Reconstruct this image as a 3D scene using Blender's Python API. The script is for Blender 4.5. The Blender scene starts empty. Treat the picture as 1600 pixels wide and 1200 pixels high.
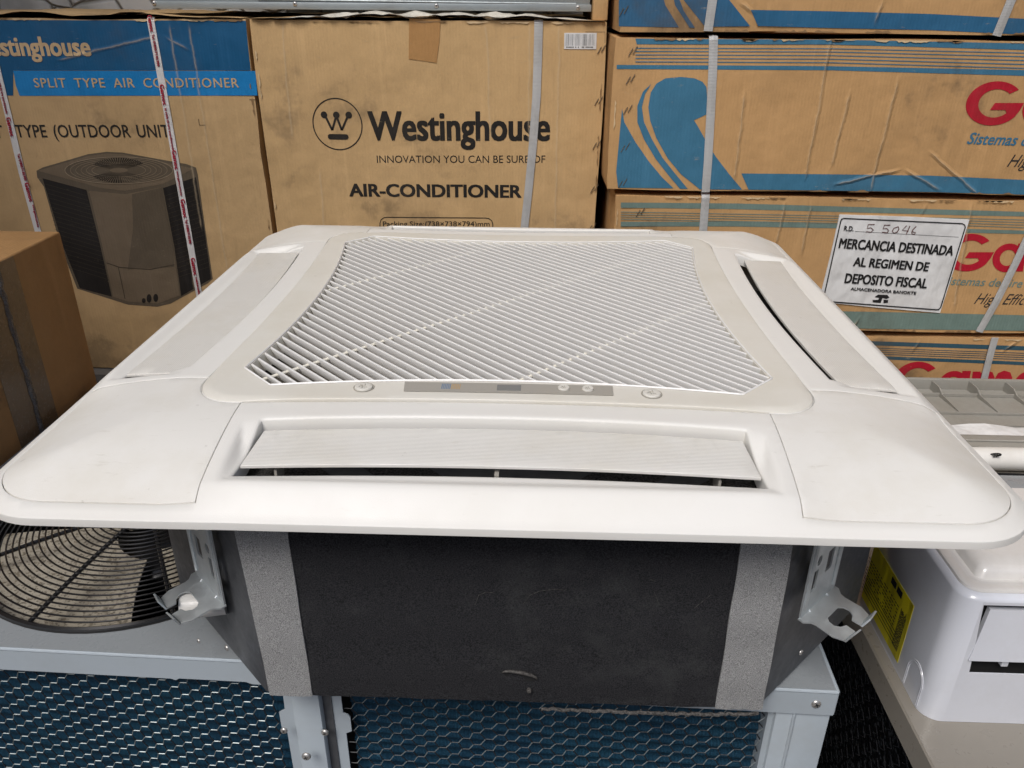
import bpy, bmesh, math, random
import numpy as np
from mathutils import Vector, Matrix
from mathutils.geometry import delaunay_2d_cdt
random.seed(7)
R = math.radians
sc = bpy.context.scene
C = sc.collection

# ------------------------------------------------------------------ camera
F_PX = 1237.8
YAW, PITCH, ROLL = 0.0297158, 0.4550066, 0.0072133
CAM = Vector((0.0295986, -1.0234941, 0.4108857))
def cam_axes():
    cp, sp, cr, sr = math.cos(PITCH), math.sin(PITCH), math.cos(ROLL), math.sin(ROLL)
    r = Vector((1, 0, 0)); f = Vector((0, cp, -sp)); u = Vector((0, sp, cp))
    r2 = cr*r + sr*u; u2 = -sr*r + cr*u
    Z = Matrix.Rotation(YAW, 3, 'Z')
    return Z @ r2, Z @ f, Z @ u2
AX, AF, AU = cam_axes()
cd = bpy.data.cameras.new('camera')
cam = bpy.data.objects.new('camera', cd); C.objects.link(cam)
M = Matrix((AX, AU, -AF)).transposed().to_4x4(); M.translation = CAM
cam.matrix_world = M
cd.sensor_width = 36; cd.lens = F_PX/1600*36; cd.clip_start = .02; cd.clip_end = 200
sc.camera = cam

# ------------------------------------------------------------------ light
SUN_EL, SUN_AZ = 54, 203          # azimuth of the light source, degrees clockwise from +y
w = bpy.data.worlds.new('World'); sc.world = w; w.use_nodes = True
nt = w.node_tree; bg = nt.nodes['Background']
sky = nt.nodes.new('ShaderNodeTexSky'); sky.sky_type = 'NISHITA'; sky.sun_disc = False
sky.sun_elevation = R(SUN_EL); sky.sun_rotation = R(SUN_AZ); sky.dust_density = 3.0; sky.air_density = 1.0
nt.links.new(sky.outputs[0], bg.inputs[0]); bg.inputs[1].default_value = 0.11
sl = bpy.data.lights.new('sun', 'SUN'); sl.energy = 1.5; sl.angle = R(24); sl.color = (1, .99, .975)
so = bpy.data.objects.new('sun', sl); C.objects.link(so)
sd = Vector((math.sin(R(SUN_AZ))*math.cos(R(SUN_EL)), math.cos(R(SUN_AZ))*math.cos(R(SUN_EL)), math.sin(R(SUN_EL))))
so.rotation_euler = sd.to_track_quat('Z', 'Y').to_euler(); so.location = sd*10
sc.view_settings.view_transform = 'Standard'; sc.view_settings.look = 'None'
sc.view_settings.exposure = 0.38; sc.view_settings.gamma = 1
sc.render.engine = 'CYCLES'

# a point of the photograph carried onto a real plane (axis = value)
def at(px, py, axis, val):
    d = AF + AX*((px-800)/F_PX) - AU*((py-600)/F_PX)
    t = (val - CAM[axis])/d[axis]
    return CAM + d*t

# ------------------------------------------------------------------ materials
def lin(r, g, b):
    f = lambda c: ((c/255+.055)/1.055)**2.4 if c > 10 else c/255/12.92
    return (f(r), f(g), f(b), 1)
class N:
    def __init__(s, m): s.t = m.node_tree; s.b = s.t.nodes['Principled BSDF']
    def new(s, k, **kw):
        n = s.t.nodes.new(k)
        for a, v in kw.items(): setattr(n, a, v)
        return n
    def ln(s, a, b): s.t.links.new(a, b)
    def noise(s, vec, scale, detail=3, rough=.55, stretch=None):
        if stretch:
            mp = s.new('ShaderNodeMapping'); mp.inputs['Scale'].default_value = stretch
            s.ln(vec, mp.inputs[0]); vec = mp.outputs[0]
        n = s.new('ShaderNodeTexNoise'); n.inputs['Scale'].default_value = scale
        n.inputs['Detail'].default_value = detail; n.inputs['Roughness'].default_value = rough
        s.ln(vec, n.inputs['Vector']); return n.outputs[0]
    def ramp(s, fac, a, b, va=0., vb=1.):
        r = s.new('ShaderNodeMapRange'); r.clamp = True
        s.ln(fac, r.inputs[0]); r.inputs[1].default_value = a; r.inputs[2].default_value = b
        r.inputs[3].default_value = va; r.inputs[4].default_value = vb; return r.outputs[0]
    def mix(s, fac, a, b, mode='MIX'):
        m = s.new('ShaderNodeMix', data_type='RGBA', blend_type=mode)
        for v, i in ((fac, 0), (a, 6), (b, 7)):
            if isinstance(v, (int, float)): m.inputs[i].default_value = v
            elif isinstance(v, tuple): m.inputs[i].default_value = v
            else: s.ln(v, m.inputs[i])
        return m.outputs[2]
    def math(s, op, a, b=0., c=None):
        m = s.new('ShaderNodeMath', operation=op)
        for i, v in enumerate((a, b, c)):
            if v is None: continue
            if isinstance(v, (int, float)): m.inputs[i].default_value = v
            else: s.ln(v, m.inputs[i])
        return m.outputs[0]
    def bump(s, h, dist, strength=1., prev=None):
        b = s.new('ShaderNodeBump'); b.inputs['Distance'].default_value = dist; b.inputs['Strength'].default_value = strength
        s.ln(h, b.inputs['Height'])
        if prev is not None: s.ln(prev, b.inputs['Normal'])
        return b.outputs[0]
def mat(name, col, rough=.5, metal=0., spec=.5, coat=0.):
    m = bpy.data.materials.new(name); m.use_nodes = True; n = N(m)
    n.b.inputs['Base Color'].default_value = col if len(col) == 4 else (*col, 1)
    n.b.inputs['Roughness'].default_value = rough; n.b.inputs['Metallic'].default_value = metal
    n.b.inputs['Specular IOR Level'].default_value = spec
    n.b.inputs['Coat Weight'].default_value = coat
    return m, n
def coords(n, kind='Object'):
    return n.new('ShaderNodeTexCoord').outputs[kind]

def worn(name, col, rough=.5, metal=0., dirt=(.25, .2, .14), amount=.25, scale=4., bump=.0, bscale=400, spec=.5, coat=0., rvar=.1):
    """painted or moulded surface with soft dirt, uneven gloss and fine relief"""
    m, n = mat(name, col, rough, metal, spec, coat)
    co = coords(n)
    a = n.noise(co, scale, 6, .65); b = n.noise(co, scale*11, 4, .6)
    k = n.ramp(n.math('ADD', n.math('MULTIPLY', a, .75), n.math('MULTIPLY', b, .25)), .46, .72, 0, amount)
    c = n.mix(k, tuple(col[:3])+(1,), tuple(dirt)+(1,))
    n.ln(c, n.b.inputs['Base Color'])
    n.ln(n.ramp(b, .3, .7, rough-rvar, rough+rvar), n.b.inputs['Roughness'])
    if bump: n.ln(n.bump(n.noise(co, bscale, 2), bump), n.b.inputs['Normal'])
    return m

# cardboard and everything printed on it share the board's creases, flutes and stains
def board(name, col, seed=0, creases=(), stain=.45, rough=.75, faded=0., cstr=.8):
    m, n = mat(name, col, rough, spec=.25)
    co = coords(n)
    sep = n.new('ShaderNodeSeparateXYZ'); n.ln(co, sep.inputs[0]); X, Zc = sep.outputs[0], sep.outputs[2]
    off = n.new('ShaderNodeMapping'); off.inputs['Location'].default_value = (seed*3.1, seed*1.7, seed*2.3); n.ln(co, off.inputs[0]); cs = off.outputs[0]
    big = n.noise(cs, 3.2, 6, .65); mid = n.noise(cs, 16, 5, .65); fine = n.noise(cs, 160, 3, .6)
    vert = n.noise(cs, 5, 4, .6, (9, 9, .7))
    c = n.mix(n.ramp(fine, .35, .65, 0, .16), tuple(col[:3])+(1,), tuple(x*.72 for x in col[:3])+(1,))
    c = n.mix(n.ramp(n.noise(cs, 2.1, 4, .6), .48, .66, 0, .28), c, tuple(min(1, x*1.25+.03) for x in col[:3])+(1,))
    c = n.mix(n.ramp(big, .50, .74, 0, stain), c, (.12, .085, .05, 1))
    c = n.mix(n.ramp(n.noise(cs, 60, 5, .7, (1, 1, .12)), .58, .72, 0, .22), c, tuple(x*.55 for x in col[:3])+(1,))
    spots = n.ramp(n.math('MULTIPLY', mid, n.ramp(big, .35, .65)), .40, .58, 0, stain*1.1)
    c = n.mix(spots, c, (.07, .055, .04, 1))
    c = n.mix(n.ramp(vert, .56, .72, 0, .22), c, tuple(min(1, x*1.35+.02) for x in col[:3])+(1,))
    scuff = n.noise(cs, 38, 6, .7, (1, 1, 3))
    c = n.mix(n.ramp(scuff, .64, .74, 0, .35+faded), c, (.42, .33, .21, 1))
    h = n.math('MULTIPLY', mid, .5)
    hs = None
    for (x0, z0, x1, z1) in creases:
        L = math.hypot(x1-x0, z1-z0); nx, nz = (z1-z0)/L, -(x1-x0)/L; tx, tz = (x1-x0)/L, (z1-z0)/L
        wob = n.math('MULTIPLY_ADD', mid, .012, -.006)
        d = n.math('ADD', n.math('ADD', n.math('MULTIPLY', X, nx), n.math('MULTIPLY', Zc, nz)), n.math('ADD', -(x0*nx+z0*nz), wob))
        t = n.math('ADD', n.math('ADD', n.math('MULTIPLY', X, tx), n.math('MULTIPLY', Zc, tz)), -(x0*tx+z0*tz))
        ridge = n.ramp(n.math('ABSOLUTE', d), 0, .0055, 1, 0)
        inside = n.math('MULTIPLY', n.ramp(t, 0, .02), n.ramp(t, L-.02, L, 1, 0))
        k = n.math('MULTIPLY', ridge, inside)
        hs = k if hs is None else n.math('MAXIMUM', hs, k)
    nrm = n.bump(n.noise(cs, 7, 3, .5), .02, .55)
    nrm = n.bump(n.noise(cs, 260, 2), .0006, .5, nrm)
    flute = n.new('ShaderNodeTexWave'); flute.wave_type = 'BANDS'; flute.bands_direction = 'X'; flute.inputs['Scale'].default_value = 48
    flute.inputs['Distortion'].default_value = .4; n.ln(cs, flute.inputs[0])
    nrm = n.bump(flute.outputs[0], .0004, .35, nrm)
    if hs is not None:
        nrm = n.bump(hs, .0035, cstr, nrm)
        c = n.mix(n.math('MULTIPLY', n.math('POWER', hs, 3), .45), c, (.55, .43, .28, 1))
    n.ln(c, n.b.inputs['Base Color']); n.ln(nrm, n.b.inputs['Normal'])
    return m

def plastic(name, col, dirt=.25, bump=.00006, rough=.42, groove=None):
    m, n = mat(name, col, rough, spec=.45)
    co = coords(n)
    a = n.noise(co, 7, 6, .62); b = n.noise(co, 60, 4, .6); s = n.noise(co, 30, 5, .7, (1, 4, 1))
    c = n.mix(n.ramp(a, .44, .70, 0, dirt), tuple(col[:3])+(1,), (.50, .44, .31, 1))
    c = n.mix(n.ramp(s, .63, .76, 0, dirt*.9), c, (.36, .31, .22, 1))
    c = n.mix(n.ramp(b, .70, .78, 0, dirt*1.2), c, (.20, .17, .12, 1))
    hs = n.noise(co, 22, 6, .75, (1.5, 14, 1)); c = n.mix(n.ramp(hs, .66, .73, 0, dirt*.8), c, (.42, .40, .36, 1))
    n.ln(c, n.b.inputs['Base Color'])
    n.ln(n.ramp(a, .3, .7, rough-.07, rough+.12), n.b.inputs['Roughness'])
    nr = n.bump(n.noise(co, 900, 2), .00025, .45)
    if groove:
        wv = n.new('ShaderNodeTexWave'); wv.wave_type = 'BANDS'; wv.bands_direction = groove; wv.inputs['Scale'].default_value = 135
        n.ln(co, wv.inputs[0]); nr = n.bump(wv.outputs[0], .0005, .42, nr)
    n.ln(nr, n.b.inputs['Normal'])
    return m

KRAFT = lin(197, 163, 116)
WHITE = (.76, .745, .70, 1)
M_frame = plastic('white_frame_plastic', WHITE, .10)
M_cover = plastic('aged_cover_plastic', (.755, .738, .69, 1), .30)
M_center = plastic('cream_grille_plastic', (.70, .675, .605, 1), .26)
M_slat = mat('slat_plastic', (.80, .79, .765), .38)[0]
M_rib = mat('cream_rib', (.74, .71, .62), .45)[0]
M_louverX = plastic('ribbed_louver_front', (.70, .685, .64, 1), .30, groove='Y')
M_louverY = plastic('ribbed_louver_side', (.67, .65, .60, 1), .28, groove='X')
M_dark = mat('dark_cavity', (.012, .012, .012), .9)[0]
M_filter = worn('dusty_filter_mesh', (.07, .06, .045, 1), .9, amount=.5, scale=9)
M_strip = plastic('grey_display_strip', (.36, .34, .30, 1), .18)
M_window = mat('display_window', (.20, .20, .19), .25)[0]
M_button = plastic('button_plastic', (.66, .64, .58, 1), .1)
M_btnlow = plastic('button_recess', (.38, .36, .31, 1), .1)
M_barsblue = mat('blue_bar_print', lin(110, 132, 156), .5)[0]
M_barsorange = mat('orange_bar_print', lin(180, 152, 112), .5)[0]

def foam(name, col, scale=650, dust=.35):
    m, n = mat(name, col, .95, spec=.12)
    co = coords(n); a = n.noise(co, scale, 3, .6); b = n.noise(co, 6, 6, .65); d = n.noise(co, 28, 6, .7)
    c = n.mix(n.ramp(a, .3, .7), tuple(x*.35 for x in col[:3])+(1,), tuple(x*2.0 for x in col[:3])+(1,))
    c = n.mix(n.ramp(n.math('MULTIPLY', b, n.ramp(d, .3, .6, .6, 1.25)), .56, .85, 0, dust), c, (.15, .16, .15, 1))
    n.ln(c, n.b.inputs['Base Color'])
    nr = n.bump(a, .0016, .8); nr = n.bump(n.noise(co, 9, 3), .006, .5, nr)
    n.ln(nr, n.b.inputs['Normal']); return m
M_blackfoam = foam('black_foam', (.025, .025, .027, 1), 800, .12)
M_greyfoam = foam('grey_foam_tape', (.29, .29, .285, 1), 1300, .10)
M_edgefoam = foam('grey_foam_edge', (.07, .066, .062, 1), 420, .12)
M_steelbody = worn('dark_body_sheet', (.075, .078, .085, 1), .45, .2, (.25, .26, .27), .45, 9, .0006, 60)
def galv(name, col, rough=.34):
    m, n = mat(name, col, rough, .72); co = coords(n)
    v = n.new('ShaderNodeTexVoronoi'); v.inputs['Scale'].default_value = 90; n.ln(co, v.inputs[0])
    a = n.noise(co, 40, 4)
    n.ln(n.mix(n.ramp(a, .3, .7), tuple(x*.8 for x in col[:3])+(1,), col), n.b.inputs['Base Color'])
    n.ln(n.ramp(v.outputs[1], 0, 1, rough-.08, rough+.16), n.b.inputs['Roughness'])
    n.ln(n.bump(n.noise(co, 300, 2), .0002, .4), n.b.inputs['Normal']); return m
M_galv = galv('galvanised_bracket', (.70, .74, .75, 1), .44)
M_screw = galv('screw_steel', (.62, .60, .57, 1), .28)
M_unit = worn('blue_grey_painted_sheet', lin(172, 182, 189), .38, 0, (.30, .30, .28), .30, 7, .0002, 40, .5, .15)
M_unittop = worn('grey_painted_top', lin(140, 145, 148), .30, 0, (.22, .20, .17), .35, 5, .0003, 30, .5, .25)
M_wirehi = galv('lit_netting_wire', (.36, .40, .40, 1), .48)  # strands that catch the light: brightness put into the wire colour
M_wirelo = mat('shaded_netting_wire', (.012, .014, .018), .5)[0]  # same wire on its unlit strands, shade painted as near-black
M_guard = mat('black_guard_wire', (.012, .012, .013), .22, 0, .6)[0]
M_whitepaint = worn('silver_beige_top', lin(142, 136, 126), .33, .1, (.25, .22, .18), .3, 6, .0002, 40, .5, .2)
M_pvc = worn('white_pvc', (.78, .77, .73, 1), .35, 0, (.4, .35, .28), .2, 12)
M_gloss = worn('glossy_white_casing', (.68, .70, .75, 1), .16, 0, (.38, .34, .28), .12, 14, .0001, 25, .5, .5, .05)
M_gloss2 = worn('glossy_casing_top', (.69, .67, .64, 1), .20, 0, (.38, .34, .28), .25, 10, .0001, 25, .5, .4, .05)
def bladem():
    m, n = mat('dusty_blade', (.4, .36, .28), .85); co = coords(n)
    a = n.noise(co, 90, 5, .7); b = n.noise(co, 14, 4); s = n.noise(co, 230, 3)
    c = n.mix(n.ramp(b, .35, .65), (.36, .32, .25, 1), (.50, .45, .36, 1))
    c = n.mix(n.ramp(a, .54, .62, 0, .8), c, (.15, .12, .08, 1))
    c = n.mix(n.ramp(s, .56, .62, 0, .75), c, (.08, .065, .045, 1))
    n.ln(c, n.b.inputs['Base Color']); n.ln(n.bump(s, .0012), n.b.inputs['Normal']); return m
M_blade = bladem()
def coilm():
    m, n = mat('blue_fin_coil', (.02, .06, .13), .38, .3); co = coords(n)
    wv = n.new('ShaderNodeTexWave'); wv.wave_type = 'BANDS'; wv.bands_direction = 'X'; wv.inputs['Scale'].default_value = 190
    wv.inputs['Distortion'].default_value = .6; n.ln(co, wv.inputs[0])
    a = n.noise(co, 35, 5, .6, (1, 1, 2.2)); b = n.noise(co, 9, 4)
    c = n.mix(n.ramp(wv.outputs[0], .2, .8), (.008, .030, .055, 1), (.030, .125, .205, 1))
    c = n.mix(n.ramp(b, .35, .65, 0, .6), c, (.014, .05, .10, 1))
    c = n.mix(n.ramp(a, .70, .76, 0, .8), c, (.12, .33, .48, 1))
    n.ln(c, n.b.inputs['Base Color']); n.ln(n.bump(wv.outputs[0], .0012, .8), n.b.inputs['Normal']); return m
M_coil = coilm()
def blackfins():
    m, n = mat('black_fin_coil', (.01, .01, .011), .3, .5); co = coords(n)
    v = n.new('ShaderNodeTexVoronoi'); v.inputs['Scale'].default_value = 130; n.ln(co, v.inputs[0])
    n.ln(n.mix(n.ramp(v.outputs[0], .0, .5), (.09, .10, .11, 1), (.005, .005, .006, 1)), n.b.inputs['Base Color'])
    n.ln(n.bump(v.outputs[0], .004, 1.), n.b.inputs['Normal']); return m
M_blackfins = blackfins()
M_galvtop = worn('galvanised_sheet_top', (.36, .40, .41, 1), .42, .35, (.22, .21, .19), .35, 9, .0004, 60)
def strapm(name, col):
    m, n = mat(name, col, .35, spec=.5); co = coords(n)
    wv = n.new('ShaderNodeTexWave'); wv.wave_type = 'BANDS'; wv.bands_direction = 'Z'; wv.inputs['Scale'].default_value = 120; n.ln(co, wv.inputs[0])
    a = n.noise(co, 20, 5)
    n.ln(n.mix(n.ramp(a, .45, .7, 0, .35), tuple(col[:3])+(1,), (.25, .22, .18, 1)), n.b.inputs['Base Color'])
    n.ln(n.bump(wv.outputs[0], .0005, .6), n.b.inputs['Normal']); return m
M_strapgrey = strapm('grey_plastic_strap', (.46, .46, .45, 1))
M_strapwhite = strapm('white_printed_strap', (.74, .72, .69, 1))
M_redink = mat('red_strap_ink', lin(178, 40, 62), .6)[0]
def paperm(name, col, st=.25):
    m, n = mat(name, col, .6, spec=.3); co = coords(n)
    a = n.noise(co, 12, 6, .65); k = n.noise(co, 14, 3, .5, (1, 1, .5))
    n.ln(n.mix(n.ramp(a, .48, .72, 0, st), tuple(col[:3])+(1,), (.33, .30, .25, 1)), n.b.inputs['Base Color'])
    n.ln(n.bump(k, .02, .9), n.b.inputs['Normal']); return m
M_paper = paperm('white_sticker_paper', (.72, .72, .71, 1))
M_black = mat('black_ink', (.018, .017, .017), .7, spec=.2)[0]
M_pen = mat('brown_pen_ink', (.10, .03, .025), .7)[0]
M_yellow = paperm('yellow_label', (.66, .56, .01, 1), .1)
M_side = worn('rough_light_block', (.26, .25, .23, 1), .9, 0, (.08, .07, .06), .6, 5, .01, 20)  # for the added walls that hold back light
def wallm():
    m, n = mat('broken_tile_wall', (.7, .7, .66), .8); co = coords(n)
    v = n.new('ShaderNodeTexVoronoi'); v.feature = 'DISTANCE_TO_EDGE'; v.inputs['Scale'].default_value = 9; n.ln(co, v.inputs[0])
    a = n.noise(co, 3, 5); e = n.ramp(v.outputs[0], .0, .05)
    c = n.mix(n.ramp(a, .45, .55), (.80, .79, .74, 1), (.55, .54, .49, 1))
    n.ln(n.mix(e, (.22, .20, .16, 1), c), n.b.inputs['Base Color']); n.ln(n.bump(e, .006), n.b.inputs['Normal']); return m
M_wall = wallm()
M_roof = worn('shade_roof_sheet', (.16, .16, .155, 1), .6, .3, (.16, .12, .08), .5, 3)  # for the added overhead sheet that shades the boxes
M_ground = worn('concrete', (.14, .13, .12, 1), .9, 0, (.08, .07, .06), .6, 2, .01, 20)
M_greyplastic = worn('grey_moulded_plastic', (.30, .29, .26, 1), .5, 0, (.2, .17, .12), .35, 8, .0002, 80)

# ------------------------------------------------------------------ object helpers
def tag(o, label=None, cat=None, group=None, kind=None):
    if label: o['label'] = label
    if cat: o['category'] = cat
    if group: o['group'] = group
    if kind: o['kind'] = kind
    return o
def thing(name, loc, label, cat, group=None):
    o = bpy.data.objects.new(name, None); C.objects.link(o); o.location = loc; o.empty_display_size = .05
    return tag(o, label, cat, group)
def base_of(o):
    v = Vector((0, 0, 0))
    while o is not None: v = v + o.location; o = o.parent
    return v
class MB:
    """collects geometry in world coordinates, then links it as one mesh object"""
    def __init__(s): s.v = []; s.f = []; s.mi = []
    def add(s, vs, fs, mi=0):
        k = len(s.v); s.v += [tuple(v) for v in vs]; s.f += [tuple(i+k for i in f) for f in fs]; s.mi += [mi]*len(fs); return s
    def box(s, x0, x1, y0, y1, z0, z1, mi=0, rot=None):
        vs = [Vector((x, y, z)) for z in (z0, z1) for y in (y0, y1) for x in (x0, x1)]
        if rot: vs = [rot @ v for v in vs]
        return s.add(vs, [(0, 2, 3, 1), (4, 5, 7, 6), (0, 1, 5, 4), (2, 6, 7, 3), (0, 4, 6, 2), (1, 3, 7, 5)], mi)
    def bbox(s, x0, x1, y0, y1, z0, z1, bev=.003, seg=2, rot=None, mi=0):
        bm = bmesh.new(); bmesh.ops.create_cube(bm, size=1)
        for v in bm.verts: v.co = Vector(((x0+x1)/2+v.co.x*(x1-x0), (y0+y1)/2+v.co.y*(y1-y0), (z0+z1)/2+v.co.z*(z1-z0)))
        bmesh.ops.bevel(bm, geom=bm.edges[:], offset=bev, segments=seg, affect='EDGES', profile=.5)
        return s.bm(bm, rot, mi)
    def bm(s, bm, rot=None, mi=0):
        bm.verts.ensure_lookup_table()
        for i, v in enumerate(bm.verts): v.index = i
        vs = [rot @ v.co if rot else v.co.copy() for v in bm.verts]
        s.add(vs, [[v.index for v in f.verts] for f in bm.faces], mi); bm.free(); return s
    def tube(s, pts, r, n=6, closed=False, mi=0, caps=True):
        pts = [Vector(p) for p in pts]; m = len(pts); rings = []
        up = None
        for i, p in enumerate(pts):
            a = pts[(i-1) % m] if (closed or i) else p; b = pts[(i+1) % m] if (closed or i < m-1) else p
            t = (b-a).normalized()
            if up is None:
                up = Vector((0, 0, 1)) if abs(t.z) < .9 else Vector((1, 0, 0))
            u = (up - t*up.dot(t)).normalized(); up = u; q = t.cross(u)
            rr = r[i] if isinstance(r, (list, tuple)) else r
            rings.append([p + (u*math.cos(2*math.pi*k/n) + q*math.sin(2*math.pi*k/n))*rr for k in range(n)])
        vs = [v for g in rings for v in g]; fs = []
        for i in range(m if closed else m-1):
            j = (i+1) % m
            for k in range(n): fs.append((i*n+k, i*n+(k+1) % n, j*n+(k+1) % n, j*n+k))
        if caps and not closed: fs.append(tuple(range(n))[::-1]); fs.append(tuple((m-1)*n+k for k in range(n)))
        return s.add(vs, fs, mi)
    def lathe(s, prof, cx, cy, n=24, mi=0, axis=None):
        vs = []; m = len(prof)
        for r, z in prof:
            for k in range(n): a = 2*math.pi*k/n; vs.append(Vector((cx+r*math.cos(a), cy+r*math.sin(a), z)) if axis is None else axis @ Vector((r*math.cos(a), r*math.sin(a), z)))
        fs = [(i*n+k, i*n+(k+1) % n, (i+1)*n+(k+1) % n, (i+1)*n+k) for i in range(m-1) for k in range(n)]
        return s.add(vs, fs, mi)
    def prism(s, poly, fn, h0, h1, mi=0):
        """poly: 2-D outline, fn(u, v, h) -> world"""
        n = len(poly)
        vs = [fn(u, v, h0) for u, v in poly] + [fn(u, v, h1) for u, v in poly]
        fs = [tuple(range(n))[::-1], tuple(range(n, 2*n))] + [(i, (i+1) % n, n+(i+1) % n, n+i) for i in range(n)]
        return s.add(vs, fs, mi)
    def build(s, name, m, parent=None, smooth=False, label=None, kind=None, angle=40, fix=True):
        b = base_of(parent) if parent else Vector((0, 0, 0))
        if parent is None and s.v:
            a = np.array(s.v); b = Vector(((a[:, 0].min()+a[:, 0].max())/2, (a[:, 1].min()+a[:, 1].max())/2, a[:, 2].min()))
        me = bpy.data.meshes.new(name)
        me.from_pydata([(v[0]-b.x, v[1]-b.y, v[2]-b.z) for v in s.v], [], s.f)
        ms = m if isinstance(m, (list, tuple)) else [m]
        for q in ms: me.materials.append(q)
        if len(ms) > 1: me.polygons.foreach_set('material_index', s.mi)
        if fix:
            bm = bmesh.new(); bm.from_mesh(me); bmesh.ops.recalc_face_normals(bm, faces=bm.faces[:]); bm.to_mesh(me); bm.free()
        if smooth:
            me.shade_smooth(); me.set_sharp_from_angle(angle=R(angle))
        me.update()
        o = bpy.data.objects.new(name, me); C.objects.link(o)
        if parent: o.parent = parent
        else: o.location = b
        if label: o['label'] = label
        if kind: o['kind'] = kind
        return o
def copy_part(src, name, parent, offset=(0, 0, 0), rot=None):
    o = src.copy(); o.name = name; C.objects.link(o); o.parent = parent
    o.location = src.location + Vector(offset)
    return o

def rnd_rect(x0, x1, y0, y1, r, n=6):
    out = []
    for cx, cy, a0 in ((x1-r, y1-r, 0), (x0+r, y1-r, 90), (x0+r, y0+r, 180), (x1-r, y0+r, 270)):
        for k in range(n+1):
            a = R(a0+90*k/n); out.append((cx+r*math.cos(a), cy+r*math.sin(a)))
    return out
def resample(loop, step):
    out = []; n = len(loop)
    for i in range(n):
        a = np.array(loop[i]); b = np.array(loop[(i+1) % n]); d = np.linalg.norm(b-a); k = max(1, int(math.ceil(d/step)))
        for j in range(k): out.append(tuple(a+(b-a)*j/k))
    return out
def inside(P, loop):
    L = np.array(loop); x, y = P[:, 0], P[:, 1]; r = np.zeros(len(P), bool); n = len(L)
    for i in range(n):
        x1, y1 = L[i]; x2, y2 = L[(i+1) % n]
        if y1 == y2: continue
        c = ((y1 > y) != (y2 > y)) & (x < (x2-x1)*(y-y1)/(y2-y1)+x1); r ^= c
    return r
def near(P, loop, d):
    L = np.array(loop); r = np.zeros(len(P), bool)
    for i in range(0, len(P), 4000):
        D = ((P[i:i+4000, None, :]-L[None])**2).sum(2).min(1); r[i:i+4000] = D < d*d
    return r
def offset_in(loop, d):
    L = np.array(loop); n = len(L)
    area = .5*np.sum(L[:, 0]*np.roll(L[:, 1], -1)-np.roll(L[:, 0], -1)*L[:, 1]); sgn = 1 if area > 0 else -1
    e1 = L-np.roll(L, 1, 0); e2 = np.roll(L, -1, 0)-L
    e1 /= np.linalg.norm(e1, axis=1)[:, None]; e2 /= np.linalg.norm(e2, axis=1)[:, None]
    n1 = np.stack([-e1[:, 1], e1[:, 0]], 1)*sgn; n2 = np.stack([-e2[:, 1], e2[:, 0]], 1)*sgn
    b = n1+n2; b /= np.maximum(np.linalg.norm(b, axis=1)[:, None], 1e-6)
    k = np.clip(1/np.maximum((b*n1).sum(1), .35), 1, 2)
    return [tuple(p) for p in L+b*(d*k)[:, None]]
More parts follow.
